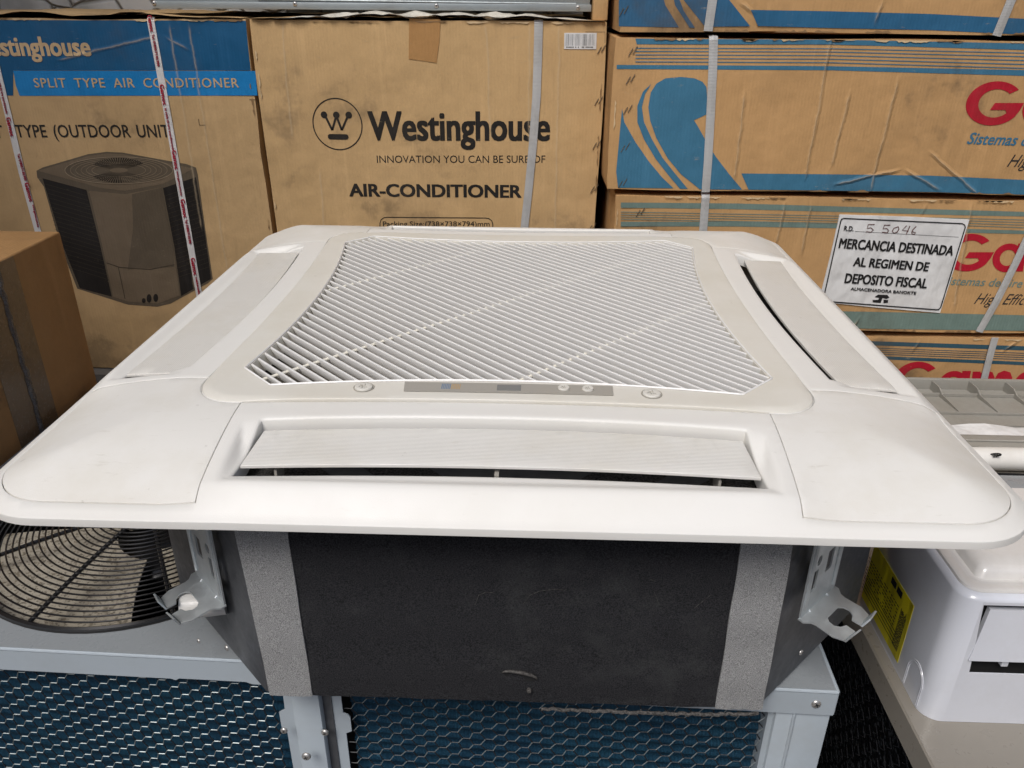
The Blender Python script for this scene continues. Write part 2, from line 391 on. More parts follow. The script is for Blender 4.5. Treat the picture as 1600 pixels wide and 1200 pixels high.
def hsheet(mb, outer, holes, h, grid=.006, r=.0012, skirt=.005, step=.004, hole_skirt=None, hole_r=None, dense=None):
    """a moulded sheet: surface z=h(x,y) inside outer minus holes, rounded edges and skirts"""
    outer = resample(outer, step); holes = [resample(q, step) for q in holes]
    hole_skirt = hole_skirt or [skirt]*len(holes); hole_r = hole_r or [r]*len(holes)
    loops = [(outer, offset_in(outer, r), r, skirt)] + [(q, offset_in(q, -hr), hr, hs) for q, hs, hr in zip(holes, hole_skirt, hole_r)]
    O = np.array(outer); x0, y0 = O.min(0); x1, y1 = O.max(0)
    gx, gy = np.meshgrid(np.arange(x0, x1, grid), np.arange(y0, y1, grid)); gx = gx + (np.arange(gx.shape[0]) % 2)[:, None]*grid*.5
    P = np.stack([gx.ravel(), gy.ravel()], 1)
    if dense:
        for (a, b, c, d, g) in dense:
            hx, hy = np.meshgrid(np.arange(a, b, g), np.arange(c, d, g)); Q = np.stack([hx.ravel(), hy.ravel()], 1)
            P = P[~((P[:, 0] > a-g) & (P[:, 0] < b+g) & (P[:, 1] > c-g) & (P[:, 1] < d+g))]; P = np.vstack([P, Q])
    ok = inside(P, loops[0][1]) & ~near(P, loops[0][1], .0022)
    for _, q, _, _ in loops[1:]: ok &= ~inside(P, q)
    P = P[ok]
    for _, q, _, _ in loops[1:]: P = P[~near(P, q, .0022)]
    verts = []; edges = []
    for _, q, _, _ in loops:
        k = len(verts); verts += q; edges += [(k+i, k+(i+1) % len(q)) for i in range(len(q))]
    nb = len(verts); verts += [tuple(p) for p in P]
    vo, eo, fo, vi, ei, fi = delaunay_2d_cdt([Vector(v) for v in verts], edges, [], 0, 1e-7)
    V = np.array([(v.x, v.y) for v in vo]); Fa = np.array([f for f in fo])
    cen = V[Fa].mean(1); ok = inside(cen, loops[0][1])
    for _, q, _, _ in loops[1:]: ok &= ~inside(cen, q)
    Fa = Fa[ok]; z = h(V[:, 0], V[:, 1])
    idx = {}
    for k, src in enumerate(vi):
        for s_ in src: idx[s_] = k
    vs = [(V[i, 0], V[i, 1], z[i]) for i in range(len(V))]; fs = [tuple(int(i) for i in f) for f in Fa]
    k0 = 0
    for q, qi, rr, sk in loops:
        n = len(q); ring = [idx[k0+i] for i in range(n)]; k0 += n
        qa = np.array(q); qb = np.array(qi); zz = h(qb[:, 0], qb[:, 1])
        for t, dz in ((.62, .22), (.9, .6), (1., 1.)) if rr > 0 else ():
            pts = qb+(qa-qb)*t; k = len(vs); vs += [(p[0], p[1], zc-rr*dz) for p, zc in zip(pts, zz)]
            new = list(range(k, k+n)); fs += [(ring[i], ring[(i+1) % n], new[(i+1) % n], new[i]) for i in range(n)]; ring = new
        if sk > 0:
            k = len(vs); vs += [(p[0], p[1], zc-rr-sk) for p, zc in zip(qa, zz)]
            new = list(range(k, k+n)); fs += [(ring[i], ring[(i+1) % n], new[(i+1) % n], new[i]) for i in range(n)]
    return mb.add(vs, fs)

# text baked to a mesh and carried onto a plane by three corner points
def glyphs(body, bold=0., shear=0., spacing=1., wspace=1.):
    cu = bpy.data.curves.new('lettering', 'FONT'); cu.body = body; cu.offset = min(bold, 0); cu.shear = shear
    cu.space_character = spacing; cu.space_word = wspace; cu.resolution_u = 3
    o = bpy.data.objects.new('lettering', cu); C.objects.link(o)
    bpy.context.view_layer.update()
    me = bpy.data.meshes.new_from_object(o.evaluated_get(bpy.context.evaluated_depsgraph_get()))
    vs = [tuple(v.co) for v in me.vertices]; fs = [tuple(p.vertices) for p in me.polygons]
    bpy.data.objects.remove(o); bpy.data.curves.remove(cu); bpy.data.meshes.remove(me)
    if bold > 0:              # heavier weight: the letter struck several times, slightly apart
        V, Fs = [], []
        for i, (dx, dy) in enumerate(((-1, .5), (-.33, -.5), (.33, .5), (1, -.5), (-1, -.5), (1, .5))):
            k = len(V); V += [(x+dx*bold, y+dy*bold, i) for x, y, _ in vs]; Fs += [tuple(q+k for q in f) for f in fs]
        vs, fs = V, Fs
    else: vs = [(x, y, 0) for x, y, _ in vs]
    return vs, fs
CAP = None
def cap_height(bold):
    vs, _ = glyphs('H', bold); return max(v[1] for v in vs), min(v[1] for v in vs)
def lettering(body, p0, p1, pc, m, parent, bold=0., shear=0., spacing=1., wspace=1., lift=Vector((0, -.0006, 0)), name='lettering', mb=None):
    """p0/p1: baseline ends, pc: point a cap height above p0 (world)"""
    vs, fs = glyphs(body, bold, shear, spacing, wspace); ht, hb = cap_height(bold)
    x0 = min(v[0] for v in vs); x1 = max(v[0] for v in vs)
    ex = (p1-p0)/(x1-x0); ey = (pc-p0)/(ht-hb)
    out = [p0 + ex*(v[0]-x0) + ey*(v[1]-hb) + lift*(1+.08*v[2]) for v in vs]
    own = mb is None; mb = mb or MB(); mb.add(out, fs)
    return mb.build(name, m, parent, fix=False) if own else mb

class Face:
    """a vertical board face at y = Y onto which print is laid; takes photo pixels of a zoomed crop"""
    def __init__(s, Y, parent, ox, oy, k): s.Y, s.parent, s.ox, s.oy, s.k = Y, parent, ox, oy, k
    def w(s, x, y): return at(s.ox+x/s.k, s.oy+y/s.k, 1, s.Y)
    def text(s, body, xl, xr, yb, yc, m, yb2=None, **kw):
        p0 = s.w(xl, yb); p1 = s.w(xr, yb2 if yb2 is not None else yb); pc = s.w(xl, yc); pc = Vector((p0.x, p0.y, pc.z))
        return lettering(body, p0, p1, pc, m, s.parent, **kw)
    def poly(s, polys, m, name='print', lift=.0005, thick=0., holes=None, kind=None):
        mb = MB()
        polys = [r for q in polys for r in (q if isinstance(q[0], list) else [q])]
        lift0 = lift
        for iq, q in enumerate(polys):
            lift = lift0+.00004*min(iq, 12)
            pts = [s.w(*p) for p in q]; vs2 = [Vector((p.x, p.z)) for p in pts]; n = len(vs2)
            vo, eo, fo, vi, ei, fi = delaunay_2d_cdt(vs2, [(i, (i+1) % n) for i in range(n)], [], 1, 1e-7)
            k = [(v.x, s.Y-lift, v.y) for v in vo]; mb.add(k, [tuple(f) for f in fo])
            if thick: mb.add([(p.x, s.Y-lift, p.z) for p in pts]+[(p.x, s.Y, p.z) for p in pts], [(i, (i+1) % n, n+(i+1) % n, n+i) for i in range(n)])
        return mb.build(name, m, s.parent, kind=kind)
    def line(s, pts, wd):
        """thin polyline polygon, width in crop pixels"""
        L = [np.array(p, float) for p in pts]; nn = []; cl = np.linalg.norm(L[0]-L[-1]) < 1e-6; n = len(L)
        for i in range(n):
            a = L[i-1] if i else (L[-2] if cl else L[0]); b = L[i+1] if i < n-1 else (L[1] if cl else L[-1])
            t = (b-a)/np.linalg.norm(b-a); nn.append(np.array([-t[1], t[0]])*wd/2)
        return [[tuple(L[i]+nn[i]), tuple(L[i+1]+nn[i+1]), tuple(L[i+1]-nn[i+1]), tuple(L[i]-nn[i])] for i in range(n-1)]

def carton(name, x0, x1, Y, depth, z0, z1, m, label, group=None, bev=.006, top=None, skew=0., wob=.0055, seed=0):
    """cardboard box whose walls bulge a little and whose edges are crushed and uneven"""
    th = thing(name, ((x0+x1)/2, Y+depth/2, z0), label, 'cardboard box', group)
    rs = random.Random(seed)
    bm = bmesh.new(); bmesh.ops.create_cube(bm, size=1)
    for v in bm.verts: v.co = Vector(((x0+x1)/2+v.co.x*(x1-x0), Y+depth/2+v.co.y*depth, (z0+z1)/2+v.co.z*(z1-z0)))
    bmesh.ops.subdivide_edges(bm, edges=bm.edges[:], cuts=11, use_grid_fill=True)
    ph = [rs.random()*6 for _ in range(6)]
    def edge(t, a, b): return min(abs(t-a), abs(t-b))
    for v in bm.verts:
        c = v.co; ex, ez, ey = edge(c.x, x0, x1) < 1e-4, edge(c.z, z0, z1) < 1e-4, edge(c.y, Y, Y+depth) < 1e-4
        if ex + ez + ey >= 2:
            s_ = wob*(.5+.5*math.sin(9*c.x+11*c.z+ph[0]))*rs.uniform(.4, 1)
            if ex: c.x += s_*(1 if c.x < (x0+x1)/2 else -1)
            if ez: c.z += s_*.8*(1 if c.z < (z0+z1)/2 else -1)
            if ey and not (ex and ez): c.y += .4*s_*(1 if c.y < Y+depth/2 else -1)
        elif ez: c.z += wob*math.sin(13*c.x+ph[1])*math.sin(7*c.y+ph[2])*.6 - .001
    mb = MB().bm(bm)
    o = mb.build('board', m, th, smooth=True, angle=50)
    return th

def plate(mb, outer, holes, fn, h0, h1, mi=0):
    """flat plate with holes: fn(u, v, h) -> world"""
    vs2 = []; ed = []
    for q in [outer]+holes:
        k = len(vs2); vs2 += [Vector(p) for p in q]; ed += [(k+i, k+(i+1) % len(q)) for i in range(len(q))]
    vo, eo, fo, vi, ei, fi = delaunay_2d_cdt(vs2, ed, [], 0, 1e-7)
    V = np.array([(v.x, v.y) for v in vo]); Fa = np.array([f for f in fo]); cen = V[Fa].mean(1)
    ok = inside(cen, outer)
    for q in holes: ok &= ~inside(cen, q)
    Fa = Fa[ok]
    for h in (h0, h1): mb.add([fn(a, b, h) for a, b in V], [tuple(int(i) for i in f) for f in Fa], mi)
    for q in [outer]+holes:
        n = len(q); mb.add([fn(a, b, h0) for a, b in q]+[fn(a, b, h1) for a, b in q], [(i, (i+1) % n, n+(i+1) % n, n+i) for i in range(n)], mi)
    return mb
def circle(cx, cy, r, n=32, a0=0, ry=None): return [(cx+r*math.cos(R(a0)+2*math.pi*k/n), cy+(ry or r)*math.sin(R(a0)+2*math.pi*k/n)) for k in range(n)]
def rot90(loop, k):
    for _ in range(k): loop = [(-y, x) for x, y in loop]
    return loop
def screw(parent, p, n, r=.005, name='screw', m=None):
    """domed cross-head screw at p with its axis along n"""
    n = Vector(n).normalized(); q = n.to_track_quat('Z', 'Y').to_matrix().to_4x4(); q.translation = Vector(p)
    mb = MB()
    mb.lathe([(r, 0), (r, r*.18), (r*.86, r*.42), (r*.55, r*.58), (r*.28, r*.62), (r*.22, r*.42), (.0001, r*.42)], 0, 0, 14, axis=q)
    for a in (0, 90):
        rt = q @ Matrix.Rotation(R(a+20), 4, 'Z')
        mb.box(-r*.5, r*.5, -r*.09, r*.09, r*.5, r*.63, mi=1, rot=rt)
    return mb.build(name, [m or M_screw, M_dark], parent, smooth=True, angle=50)

# ================================================================== SETTING
g = MB().box(-30, 30, -30, 30, -1.17, -1.15); tag(g.build('ground', M_ground), kind='structure')
g = MB().box(-4, 4, 1.502, 1.8, -1.15, 3.2); tag(g.build('wall', M_wall), 'rough pale stone wall behind the stacked boxes', 'wall')
g = MB().box(-2.2, .162, .72, 1.62, -1.15, -.440); g.box(.164, 2.2, .60, 1.62, -1.15, -.566)
tag(g.build('ledge', M_ground), kind='structure')

mb = MB(); vs = []; nx_ = 220
for i in range(nx_+1):
    x = -4.2+8.4*i/nx_; z = 2.55+.018*math.sin(2*math.pi*x/.076*.5)
    for y in (-.05, 1.62): vs.append((x, y, z+.06*(y+.75)))
mb.add(vs, [(2*i, 2*i+1, 2*i+3, 2*i+2) for i in range(nx_)])
g = mb.build('added_shade_roof', M_roof); tag(g, kind='structure')  # unseen overhead sheet, added to shade the scene from above
g = MB().box(-9, 9, -6.2, -6.0, -1.15, 2.7); tag(g.build('light_block_far_wall', M_side), 'long unseen wall added behind the camera to block low light', 'wall')  # added out of view to block light from low angles

g = MB().box(-1.87, -1.75, -1.3, 1.62, -1.15, 2.5); tag(g.build('light_block_side_wall', M_side), 'rough unseen wall added to cut side light, left of the boxes', 'wall')  # this and the next one are added to lower light from the sides
g = MB().box(1.75, 1.87, -1.3, 1.62, -1.15, 2.5); tag(g.build('light_block_side_wall', M_side), 'rough unseen wall added to cut side light, right of the striped boxes', 'wall')

# ================================================================== CASSETTE
cas = thing('ceiling_cassette', (0, 0, -.258), 'white square ceiling air conditioner with diagonal slatted grille lying face up on a condenser', 'air conditioner')
HS, CR = .475, .072
def sstep(t): t = np.clip(t, 0, 1); return t*t*(3-2*t)
def edge_dist(x, y, half=HS, r=CR):
    ax, ay = np.abs(x)-(half-r), np.abs(y)-(half-r)
    return -(np.hypot(np.maximum(ax, 0), np.maximum(ay, 0)) + np.minimum(np.maximum(ax, ay), 0) - r)
def hpanel(x, y, trough=True):
    e = np.maximum(edge_dist(x, y), 0); s = np.minimum(np.abs(x), np.abs(y)); q = np.maximum(np.abs(x), np.abs(y))
    t = np.clip(e/.16, 0, 1); base = .004+.036*(1-(1-t)**2.4)
    mid = .004+.0245*(1-(1-np.clip(e/.031, 0, 1))**1.2)+.0115*np.clip((e-.031)/.10, 0, 1)
    k = 1-sstep((s-.225)/.075); z = base*(1-k)+mid*k
    z = z-(.0075*k+.0015)*sstep((y-.335)/.09)*np.clip(e/.015, 0, 1)      # the far edge sags a little
    if trough:
        qi = .335+.019*(s/.25)**2
        t = np.minimum(np.minimum((q-qi)/.055, (.449-q)/.020), (.252-s)/.0125)
        S = sstep(t); z = z*(1-S)+.0235*S
    return z
slot = [(-.2345, -.3530)] + [(s, -(.3405+.0125*(s/.2345)**2)) for s in np.linspace(-.22, .22, 19)] + [(.2345, -.3530), (.2385, -.4305)] + [(s, -(.4210+.0085*(s/.2345)**2)) for s in np.linspace(.22, -.22, 19)] + [(-.2385, -.4305)]
slot = slot[::-1]
def cloop(d=0.):
    out = []
    side = [(s, -(.309+.011*(s/.275)**2)) for s in np.linspace(-.270, .270, 25)]
    arc = [(.275+.045*math.sin(R(a)), -.275-.045*math.cos(R(a))) for a in np.linspace(6, 84, 10)]
    for k in range(4): out += rot90(side+arc, k)
    return offset_in(out, d) if d else out
center_out = cloop()
cover = []
inner = [(.266, .3212)] + [(.275+.0466*math.cos(R(a)), .275+.0466*math.sin(R(a))) for a in np.linspace(84, 6, 12)] + [(.3212, .266)]
outc = [(.4595, .262)] + [(.3995+.060*math.cos(R(a)), .3995+.060*math.sin(R(a))) for a in np.linspace(0, 90, 14)] + [(.262, .4595)]
cover = inner + outc          # clockwise inner, then counter-clockwise outer -> one closed loop
rim = []
for k in range(4): rim += rot90([(HS-CR+CR*math.cos(R(a)), HS-CR+CR*math.sin(R(a))) for a in np.linspace(0, 90, 16)], k)
holes = [rot90(slot, k) for k in range(4)] + [offset_in(rot90(cover, k), -.0007) for k in range(4)] + [cloop(-.0013)]
mb = MB()
dn = []
for a, b, c, d in ((-.255, .255, -.452, -.325), (-.255, .255, .325, .452), (-.452, -.325, -.255, .255), (.325, .452, -.255, .255)): dn.append((a, b, c, d, .0028))
hsheet(mb, rim, holes, hpanel, grid=.007, r=.0012, skirt=.007, hole_skirt=[.014]*4+[.006]*4+[.008], hole_r=[.0030]*4+[.0007]*4+[.001], dense=dn)
mb.build('panel_frame', M_frame, cas, smooth=True, angle=60)
for k in range(4):
    mb = MB(); hsheet(mb, rot90(cover, k), [], lambda x, y: hpanel(x, y, False), grid=.008, r=.0008, skirt=.004)
    mb.build('corner_cover', M_cover, cas, smooth=True, angle=60)
# louvers
louv = [(-.2315, -.3585)] + [(s, -(.3462+.0123*(s/.2315)**2)) for s in np.linspace(-.218, .218, 19)] + [(.2315, -.3585), (.2345, -.4190)] + [(s, -(.4105+.0085*(s/.2315)**2)) for s in np.linspace(.222, -.222, 19)] + [(-.2345, -.4190)]
louv = louv[::-1]
def hlouv(k):
    def f(x, y):
        q = np.abs(y) if k in (0, 2) else np.abs(x)
        return .0300-.04*(q-.35)-(.007 if k == 2 else 0)
    return f
for k in range(4):
    lv = louv if k in (0, 2) else [(a, b-.0085 if b < -.40 else b-(.0095 if k == 1 else .0025)) for a, b in louv]
    mb = MB(); hsheet(mb, rot90(lv, k), [], hlouv(k), grid=.02, r=.0009, skirt=.0022, step=.01)
    o = mb.build('louver', M_louverX if k in (0, 2) else M_louverY, cas, smooth=True, angle=50)
    b = MB()
    for s in (-.205, -.002, .2):
        w_ = .0020 if abs(s) < .1 else .0012
        c = rot90([(s-w_, -.414), (s+w_, -.414), (s+w_, -.395), (s-w_, -.395)], k)
        b.prism(c, lambda u, v, h: (u, v, h), .004, .0195)
    b.build('louver_arm', M_strip, o, kind='stuff')
# centre frame
grl = []
side = [(s, -(.2635+.021*(s/.245)**2)) for s in np.linspace(-.2450, .2450, 25)]
for k in range(4): grl += rot90(side, k)
def hcen(x, y):
    e = edge_dist(x, y, .320, .045)
    return .0402+.0028*sstep(e/.006)
mb = MB(); hsheet(mb, center_out, [grl], hcen, grid=.006, r=.0012, skirt=.004, hole_skirt=[.020], hole_r=[.0010])
cf = mb.build('grille_frame', M_center, cas, smooth=True, angle=60)
g2 = offset_in(resample(grl, .004), -.0030); lip = MB()
n_ = len(g2); ra = offset_in(resample(grl, .004), -.0008)
vs = [(a, b, .0433) for a, b in g2]+[(a*.5+c*.5, b*.5+d*.5, .0447) for (a, b), (c, d) in zip(g2, ra)]+[(a, b, .0436) for a, b in ra]
lip.add(vs, [(r*n_+i, r*n_+(i+1) % n_, (r+1)*n_+(i+1) % n_, (r+1)*n_+i) for r in (0, 1) for i in range(n_)])
lip.build('grille_lip', M_slat, cas, smooth=True, angle=80)
# diagonal slats and cross ribs, each cut to the opening
L = np.array(resample(grl, .003))
def chords(d, nrm, off):
    a, b = L, np.roll(L, -1, 0); da, db = a@nrm-off, b@nrm-off; m = da*db < 0
    pts = a[m]+(b[m]-a[m])*(da[m]/(da[m]-db[m]))[:, None]; ts = sorted(pts@d)
    return [(ts[i], ts[i+1]) for i in range(0, len(ts)-1, 2)]
d1 = np.array([1, -1])/2**.5; n1 = np.array([1, 1])/2**.5
PITCH_S = .01275
for i in range(-31, 32):
    off = (i+.35)*PITCH_S
    for t0, t1 in chords(d1, n1, off):
        if t1-t0 < .012: continue
        mb = MB(); zt = .0428; pr = [(.0052, zt-.0150), (-.0014, zt-.0016), (-.0011, zt-.0004), (0, zt), (.0011, zt-.0004), (.0014, zt-.0016), (.0066, zt-.0150)]
        ends = [[tuple(d1*t+n1*(off+u))+(z,) for u, z in pr] for t in (t0-.0005, t1+.0005)]
        n = len(pr); mb.add(ends[0]+ends[1], [(k, (k+1) % n, n+(k+1) % n, n+k) for k in range(n)]+[tuple(range(n)), tuple(range(n, 2*n))])
        mb.build('slat', M_slat, cas, smooth=True, angle=50)
RIBS = (-.295, -.006, .263)
d2 = np.array([1, 1])/2**.5; n2 = np.array([1, -1])/2**.5
for c in RIBS:
    off = c/2**.5
    for t0, t1 in chords(d2, n2, off):
        p = [tuple(d2*t+n2*off)+(.0355,) for t in np.linspace(t0, t1, 6)]
        MB().tube(p, .0018, 8).build('cross_rib', M_rib, cas, smooth=True)
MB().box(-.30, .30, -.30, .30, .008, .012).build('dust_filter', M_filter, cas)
# display strip, buttons
def onc(px, py, z=.0436): return at(px, py, 2, z)
def cyf(s): return -(.309+.011*(s/.275)**2)
st = [(s, -(.2735+.004*(s/.11)**2*.25)) for s in np.linspace(-.106, .113, 12)]
sb = [(s, -(.2945+.004*(s/.11)**2*.25)) for s in np.linspace(.112, -.104, 12)]
strip = st+sb
mb = MB(); plate(mb, strip, [], lambda u, v, h: (u, v, h), .0436, .0444); ds = mb.build('display_strip', M_strip, cas)
def chip(x0, x1, y0, y1, m, nm, z=.0450): return MB().box(x0, x1, y0, y1, .0443, z).build(nm, m, ds)
for i in range(12):
    x = -.066+i*.0017; chip(x, x+.0010, -.2895, -.2775, M_barsblue if i < 6 else M_barsorange, 'indicator_bar', .0446)
chip(-.008, .017, -.2905, -.2775, M_window, 'display_window', .0447)
def button(cx, cy, r, z, nm, parent):
    mb = MB(); mb.lathe([(r*1.14, z-.0002), (r*1.14, z+.0004), (r*1.04, z+.0003), (r*1.0, z-.0008)], cx, cy, 28, mi=1)
    mb.lathe([(r*.99, z-.001), (r*.99, z+.0010), (r*.9, z+.0018), (r*.6, z+.0016), (.0001, z+.0014)], cx, cy, 28)
    for k in range(5):
        a = R(30+k*60); mb.tube([(cx+math.cos(a)*r*.15, cy+math.sin(a)*r*.15, z+.0017), (cx+math.cos(a+.9)*r*.55, cy+math.sin(a+.9)*r*.5, z+.0018)], r*.045, 5, mi=1)
    mb.build(nm, [M_button, M_btnlow], parent, smooth=True, angle=50)
button(-.147, -.2880, .0095, .0436, 'button', cas); button(.152, -.2895, .0095, .0436, 'button', cas)
button(.0615, -.2825, .0062, .0444, 'button', ds); button(.0865, -.2835, .0062, .0444, 'button', ds)
# body
BX = .012
def octo(h, c, x0=BX): return [(x0-c, -h), (x0+c, -h), (x0+h, -c), (x0+h, c), (x0+c, h), (x0-c, h), (x0-h, c), (x0-h, -c)]
mb = MB().prism(octo(.417, .260), lambda u, v, h: (u, v, h), -.257, -.004); mb.build('body', M_steelbody, cas)
mb = MB(); gk = octo(.432, .268); plate(mb, resample(gk, .03), [], lambda u, v, h: (u, v, h+.0012*math.sin(60*u+20*v)), -.0125, -.0035); mb.build('gasket', M_edgefoam, cas)
def wavy_sheet(x0, x1, z0, z1, y, t, nx, nz, amp, seed, xl=None):
    rs = random.Random(seed); ph = [rs.random()*6 for _ in range(4)]
    mb = MB(); vs = []; fs = []
    for j in range(nz+1):
        for i in range(nx+1):
            u, v = i/nx, j/nz; z = z0+(z1-z0)*v; a, b = (x0, x1) if xl is None else xl(v)
            x = a+(b-a)*u + (amp*.5*math.sin(17*v+ph[0]) if i in (0, nx) else 0)
            e = min(u, 1-u)*nx; dy = -t*(1 if e >= 1 else .9)
            vs.append((x, y+dy+amp*math.sin(5*u*nx/4+9*v+ph[1])*.5+amp*.6*math.sin(21*v+ph[2]), z+(amp*.5*math.sin(23*u+ph[3]) if j == 0 else 0)))
    k = len(vs); nb = nx+1
    fs = [(j*nb+i, j*nb+i+1, (j+1)*nb+i+1, (j+1)*nb+i) for j in range(nz) for i in range(nx)]
    ring = [i for i in range(nb)]+[j*nb+nx for j in range(1, nz+1)]+[nz*nb+i for i in range(nx-1, -1, -1)]+[j*nb for j in range(nz-1, 0, -1)]
    vs += [(vs[i][0], y+.001, vs[i][2]) for i in ring]; n = len(ring)
    fs += [(ring[i], ring[(i+1) % n], k+(i+1) % n, k+i) for i in range(n)]
    return mb.add(vs, fs)
wavy_sheet(-.200, .229, -.2565, -.012, -.417, .004, 40, 20, .0007, 3).build('front_foam', M_blackfoam, cas, smooth=True)
wavy_sheet(0, 0, -.2560, -.012, -.417, .0060, 8, 30, .0005, 5, lambda v: (-.2425-.0075*v, -.1970-.002*v)).build('foam_tape', M_greyfoam, cas, smooth=True)
wavy_sheet(0, 0, -.2560, -.012, -.417, .0060, 8, 30, .0009, 9, lambda v: (.2265-.001*v, .2755-.0025*v)).build('foam_tape', M_greyfoam, cas, smooth=True)
mb = MB(); vs = []; rs = random.Random(4)
pth = [(x, -.4235+rs.uniform(-.001, .001), -.2605-.0035*sstep((x+.02)/.12)*(1-sstep((x-.2)/.07))+rs.uniform(-.0004, .0004)) for x in np.linspace(.045, .272, 60)]
mb.tube(pth, [.0019+rs.uniform(-.0002, .0002) for _ in pth], 7); mb.build('foam_edge', M_edgefoam, cas, smooth=True)
for i, q in enumerate(([(742, 945), (748, 930), (758, 926), (770, 926)], [(818, 943), (828, 930), (845, 923), (868, 921), (885, 922)], [(1015, 905), (1024, 908)], [(1022, 925), (1030, 945)], [(1085, 950), (1110, 930)])):
    MB().tube([at(x, y, 1, -.4222) for x, y in q], .00022, 5).build('scuff', M_edgefoam, cas)
# torn bit of foam low on the front
tc = at(812, 1056, 1, -.4215)
mb = MB(); T0 = Vector((tc.x, -.4215, tc.z))
vs = [T0+Vector((.017*math.cos(a), 0, .007*math.sin(a)-.010*math.cos(a)*.35)) for a in np.linspace(0, 2*math.pi, 18, endpoint=False)]
mb.add(vs+[T0+Vector((0, .0, 0))], [(i, (i+1) % 18, 18) for i in range(18)]); mb.build('tear', M_dark, cas)
mb = MB(); pts = [T0+Vector((.018*math.cos(a), -.0015-.003*math.sin(a), .0085*math.sin(a)-.010*math.cos(a)*.35+.001)) for a in np.linspace(-.2, math.pi*.98, 14)]
mb.tube(pts, [.0006+.0012*math.sin(i/13*math.pi) for i in range(14)], 7); mb.build('torn_lip', M_edgefoam, cas, smooth=True)
pp = at(827, 1078, 1, -.4225); MB().lathe([(.0001, .004), (.002, .0032), (.0028, .001), (.0026, -.001), (.001, -.003), (.0001, -.0035)], 0, 0, 10, axis=Matrix.Translation(pp) @ Matrix.Rotation(R(90), 4, 'X')).build('rivet', M_edgefoam, cas, smooth=True)
# hanging brackets on the chamfers
def bracket(cx, cy, u, n, z0, tip=1.):
    u = Vector(u).normalized(); n = Vector(n).normalized(); O = Vector((cx, cy, 0))
    pf = lambda a, b, h: O+u*a+n*(h+.003)+Vector((0, 0, b))
    mb = MB()
    hl = [circle(-.020, z0+.092, .0048, 14, ry=.006), circle(.016, z0+.100, .0048, 14, ry=.006), circle(.018, z0+.065, .0045, 14, ry=.006),
          rnd_rect(-.014, -.001, z0+.040, z0+.066, .001, 2), rnd_rect(.016, .029, z0+.028, z0+.054, .001, 2)]
    plate(mb, rnd_rect(-.036, .036, z0+.001, -.006, .004, 3), hl, pf, 0, .0018)
    br = mb.build('bracket', M_galv, cas, smooth=True, angle=30)
    mb = MB()
    for (a, h) in ((-.026, .0022), (.031, .0022)):
        mb.tube([pf(a, z0+.012, h), pf(a, -.012, h)], .0022, 6)
    mb.build('rib', M_galv, br, smooth=True)
    cap = [(-.006, .036), (-.0125, .0335), (-.0165, .028), (-.0155, .0225), (-.011, .0185), (.011, .0185), (.0155, .0225), (.0165, .028), (.0125, .0335), (.006, .036)]
    outl = [(-.037, 0), (-.037, .006), (-.031, .0115), (-.0295, .016), (-.0305, .034), (-.026, .0440), (-.0065, .0455)] + cap + [(.0065, .0455), (.026, .0440), (.0305, .034), (.0295, .016), (.031, .0115), (.037, .006), (.037, 0)]
    outl = outl[::-1]
    pt = lambda a, b, h: O+u*a+n*(b+.003)+Vector((0, 0, z0+h-.10*b-60*max(0, .012-b)**2*0))
    mb = MB(); plate(mb, outl, [], pt, 0, .0018)
    for sgn in (-1, 1):
        a0, a1 = (.0065*sgn, .026*sgn)
        q = [pt(a0, .0455, 0), pt(a1, .044, 0), pt(a1, .044, 0)+n*.005+Vector((0, 0, .0105)), pt(a0*1.6, .0455, 0)+n*.005+Vector((0, 0, .0105))]
        mb.add(q+[v+n*.0018 for v in q], [(0, 1, 2, 3), (7, 6, 5, 4), (0, 3, 7, 4), (1, 5, 6, 2), (2, 6, 7, 3), (0, 4, 5, 1)])
    for a in (-.018, .018): mb.tube([pt(a, .001, .0035), pt(a, .0035, .0015)], .0009, 6)
    mb.build('tab', M_galv, br, smooth=True, angle=35)
    screw(br, pf(-.001, z0+.083, .002), n, .0048)
    return pf
s2 = 2**-.5
pfL = bracket(-.3095, -.3645, (s2, -s2, 0), (-s2, -s2, 0), -.163)
pfR = bracket(.3225, -.3785, (-s2, -s2, 0), (s2, -s2, 0), -.147)
P0 = Vector((-.300, -.362, -.183)); mb = MB(); ax = Vector((-.97, -.22, 0.0)).normalized()
mb.tube([P0, P0+ax*.046, P0+ax*.0465, P0+ax*.026], [.0145, .0145, .0115, .0112], 24, caps=True); mb.build('drain_spout', M_pvc, cas, smooth=True, angle=40)
screw(cas, at(311, 1001, 2, -.225), (-1, -1, 0), .003); screw(cas, at(355, 1012, 2, -.225), (-1, -1, 0), .0035)
screw(cas, at(1251, 1019, 2, -.225), (1, -1, 0), .0035)

# ================================================================== CONDENSER UNDER IT
TH = -.0290; OC = Vector((.366, -.389, 0)); RC = Matrix.Rotation(math.atan(TH), 3, 'Z')
def W(x, y, z): return OC + RC @ Vector((x, y, 0)) + Vector((0, 0, z))
ZT = -.262; XL = -1.186; DY = .69
RW = Matrix.Translation(OC) @ RC.to_4x4()
con = thing('outdoor_condenser', tuple(W(XL/2, DY/2, -1.15)), 'wide blue-grey condenser with blue finned coil and black fan guard, under the white cassette', 'outdoor unit')
mb = MB(); plate(mb, rnd_rect(XL, 0, 0, DY, .004, 3), [circle(-.8788, .2482, .215, 72)], lambda u, v, h: W(u, v, h), ZT-.0012, ZT)
tp = mb.build('top_panel', M_unittop, con)
mb = MB()
notch = [(XL, ZT-.0005), (0, ZT-.0005), (0, ZT-.0345), (-.40, ZT-.0345), (-.56, ZT-.0345), (-.65, ZT-.0345), (-.657, ZT-.0315), (-.735, ZT-.0315), (-.740, ZT-.0345), (-.745, ZT-.0325), (XL, ZT-.0325)]
